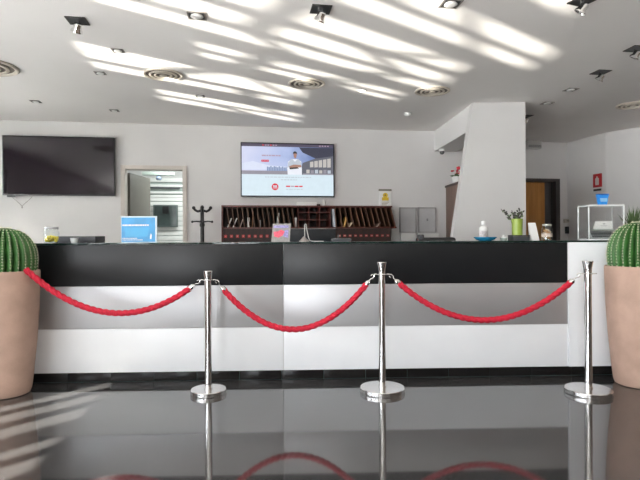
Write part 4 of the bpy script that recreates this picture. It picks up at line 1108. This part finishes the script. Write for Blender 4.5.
vm = n.new('ShaderNodeVectorMath'); vm.operation = 'SCALE'; L.new(rp.outputs['Color'], vm.inputs[0]); L.new(sd.outputs['Result'], vm.inputs['Scale'])
mx = n.new('ShaderNodeMixRGB'); mx.inputs['Fac'].default_value = .10; L.new(vm.outputs['Vector'], mx.inputs['Color1']); L.new(sky.outputs['Color'], mx.inputs['Color2'])
L.new(mx.outputs['Color'], bg.inputs['Color']); bg.inputs['Strength'].default_value = 7.0

def sun(name, d, strength, angle, col):
    l = bpy.data.lights.new(name, 'SUN'); l.energy = strength; l.angle = math.radians(angle); l.color = col
    o = bpy.data.objects.new(name, l); C.objects.link(o)
    o.rotation_euler = Vector(d).normalized().to_track_quat('-Z', 'Y').to_euler()
    return o
def dirv(az, el):
    a = Vector((az[0], az[1], 0)).normalized(); return a * math.cos(math.radians(el)) + Vector((0, 0, math.sin(math.radians(el))))
sun('sun', dirv((.65, .76), -27.2), 40., .6, (1., .93, .82))
# added upward sun in place of sunlight bounced off the polished floor
sun('upward_bounce_sun', dirv((.78, .62), 13.5), 15., .8, (1., .93, .83))
# daylight portals in the window openings
def portal(o, ang_vec, w_, h_):
    l = bpy.data.lights.new('daylight_portal', 'AREA'); l.shape = 'RECTANGLE'; l.size = w_; l.size_y = h_; l.cycles.is_portal = True
    ob = bpy.data.objects.new('daylight_portal', l); C.objects.link(ob); ob.location = o; ob.rotation_euler = Vector(ang_vec).to_track_quat('-Z', 'Z').to_euler()
nin = Vector((WC, WS, 0))
for (a, b, za, zb) in wins[1:]: portal(lp((a + b) / 2, (za + zb) / 2) - nin * .18, nin, b - a, zb - za)
for (a, b) in fwins: portal((( a + b) / 2, -5.25, 1.2), (0, 1, 0), b - a, 2.4)
# unseen area light added to brighten the office beyond the doorway
l = bpy.data.lights.new('office_fill_light', 'AREA'); l.energy = 26; l.shape = 'RECTANGLE'; l.size = .9; l.size_y = .2; l.color = (.92, 1., .97)
ob = bpy.data.objects.new('office_fill_light', l); C.objects.link(ob); q = loc2w(.75, 1.15); ob.location = (q.x, q.y, CEIL - .06); ob.rotation_euler = (0, 0, WA)

# ------------------------------------------------------------------ camera and view
cam = bpy.data.cameras.new('camera'); co = bpy.data.objects.new('camera', cam); C.objects.link(co)
cam.sensor_width = 36; cam.lens = 36 * F / 640; cam.shift_y = -3 / 640; cam.clip_start = .02
co.location = (0, 0, H); co.rotation_euler = (PI / 2, .0051, 0)
scene.camera = co
vs = scene.view_settings
vs.view_transform = 'Standard'; vs.look = 'None'; vs.gamma = 1; vs.use_curve_mapping = False; vs.exposure = 0.45
cy = scene.cycles
cy.use_denoising = True
cy.max_bounces = 10; cy.diffuse_bounces = 5; cy.glossy_bounces = 5; cy.transparent_max_bounces = 12; cy.sample_clamp_indirect = 6.; cy.caustics_reflective = True; cy.blur_glossy = 1.0; cy.caustics_refractive = False
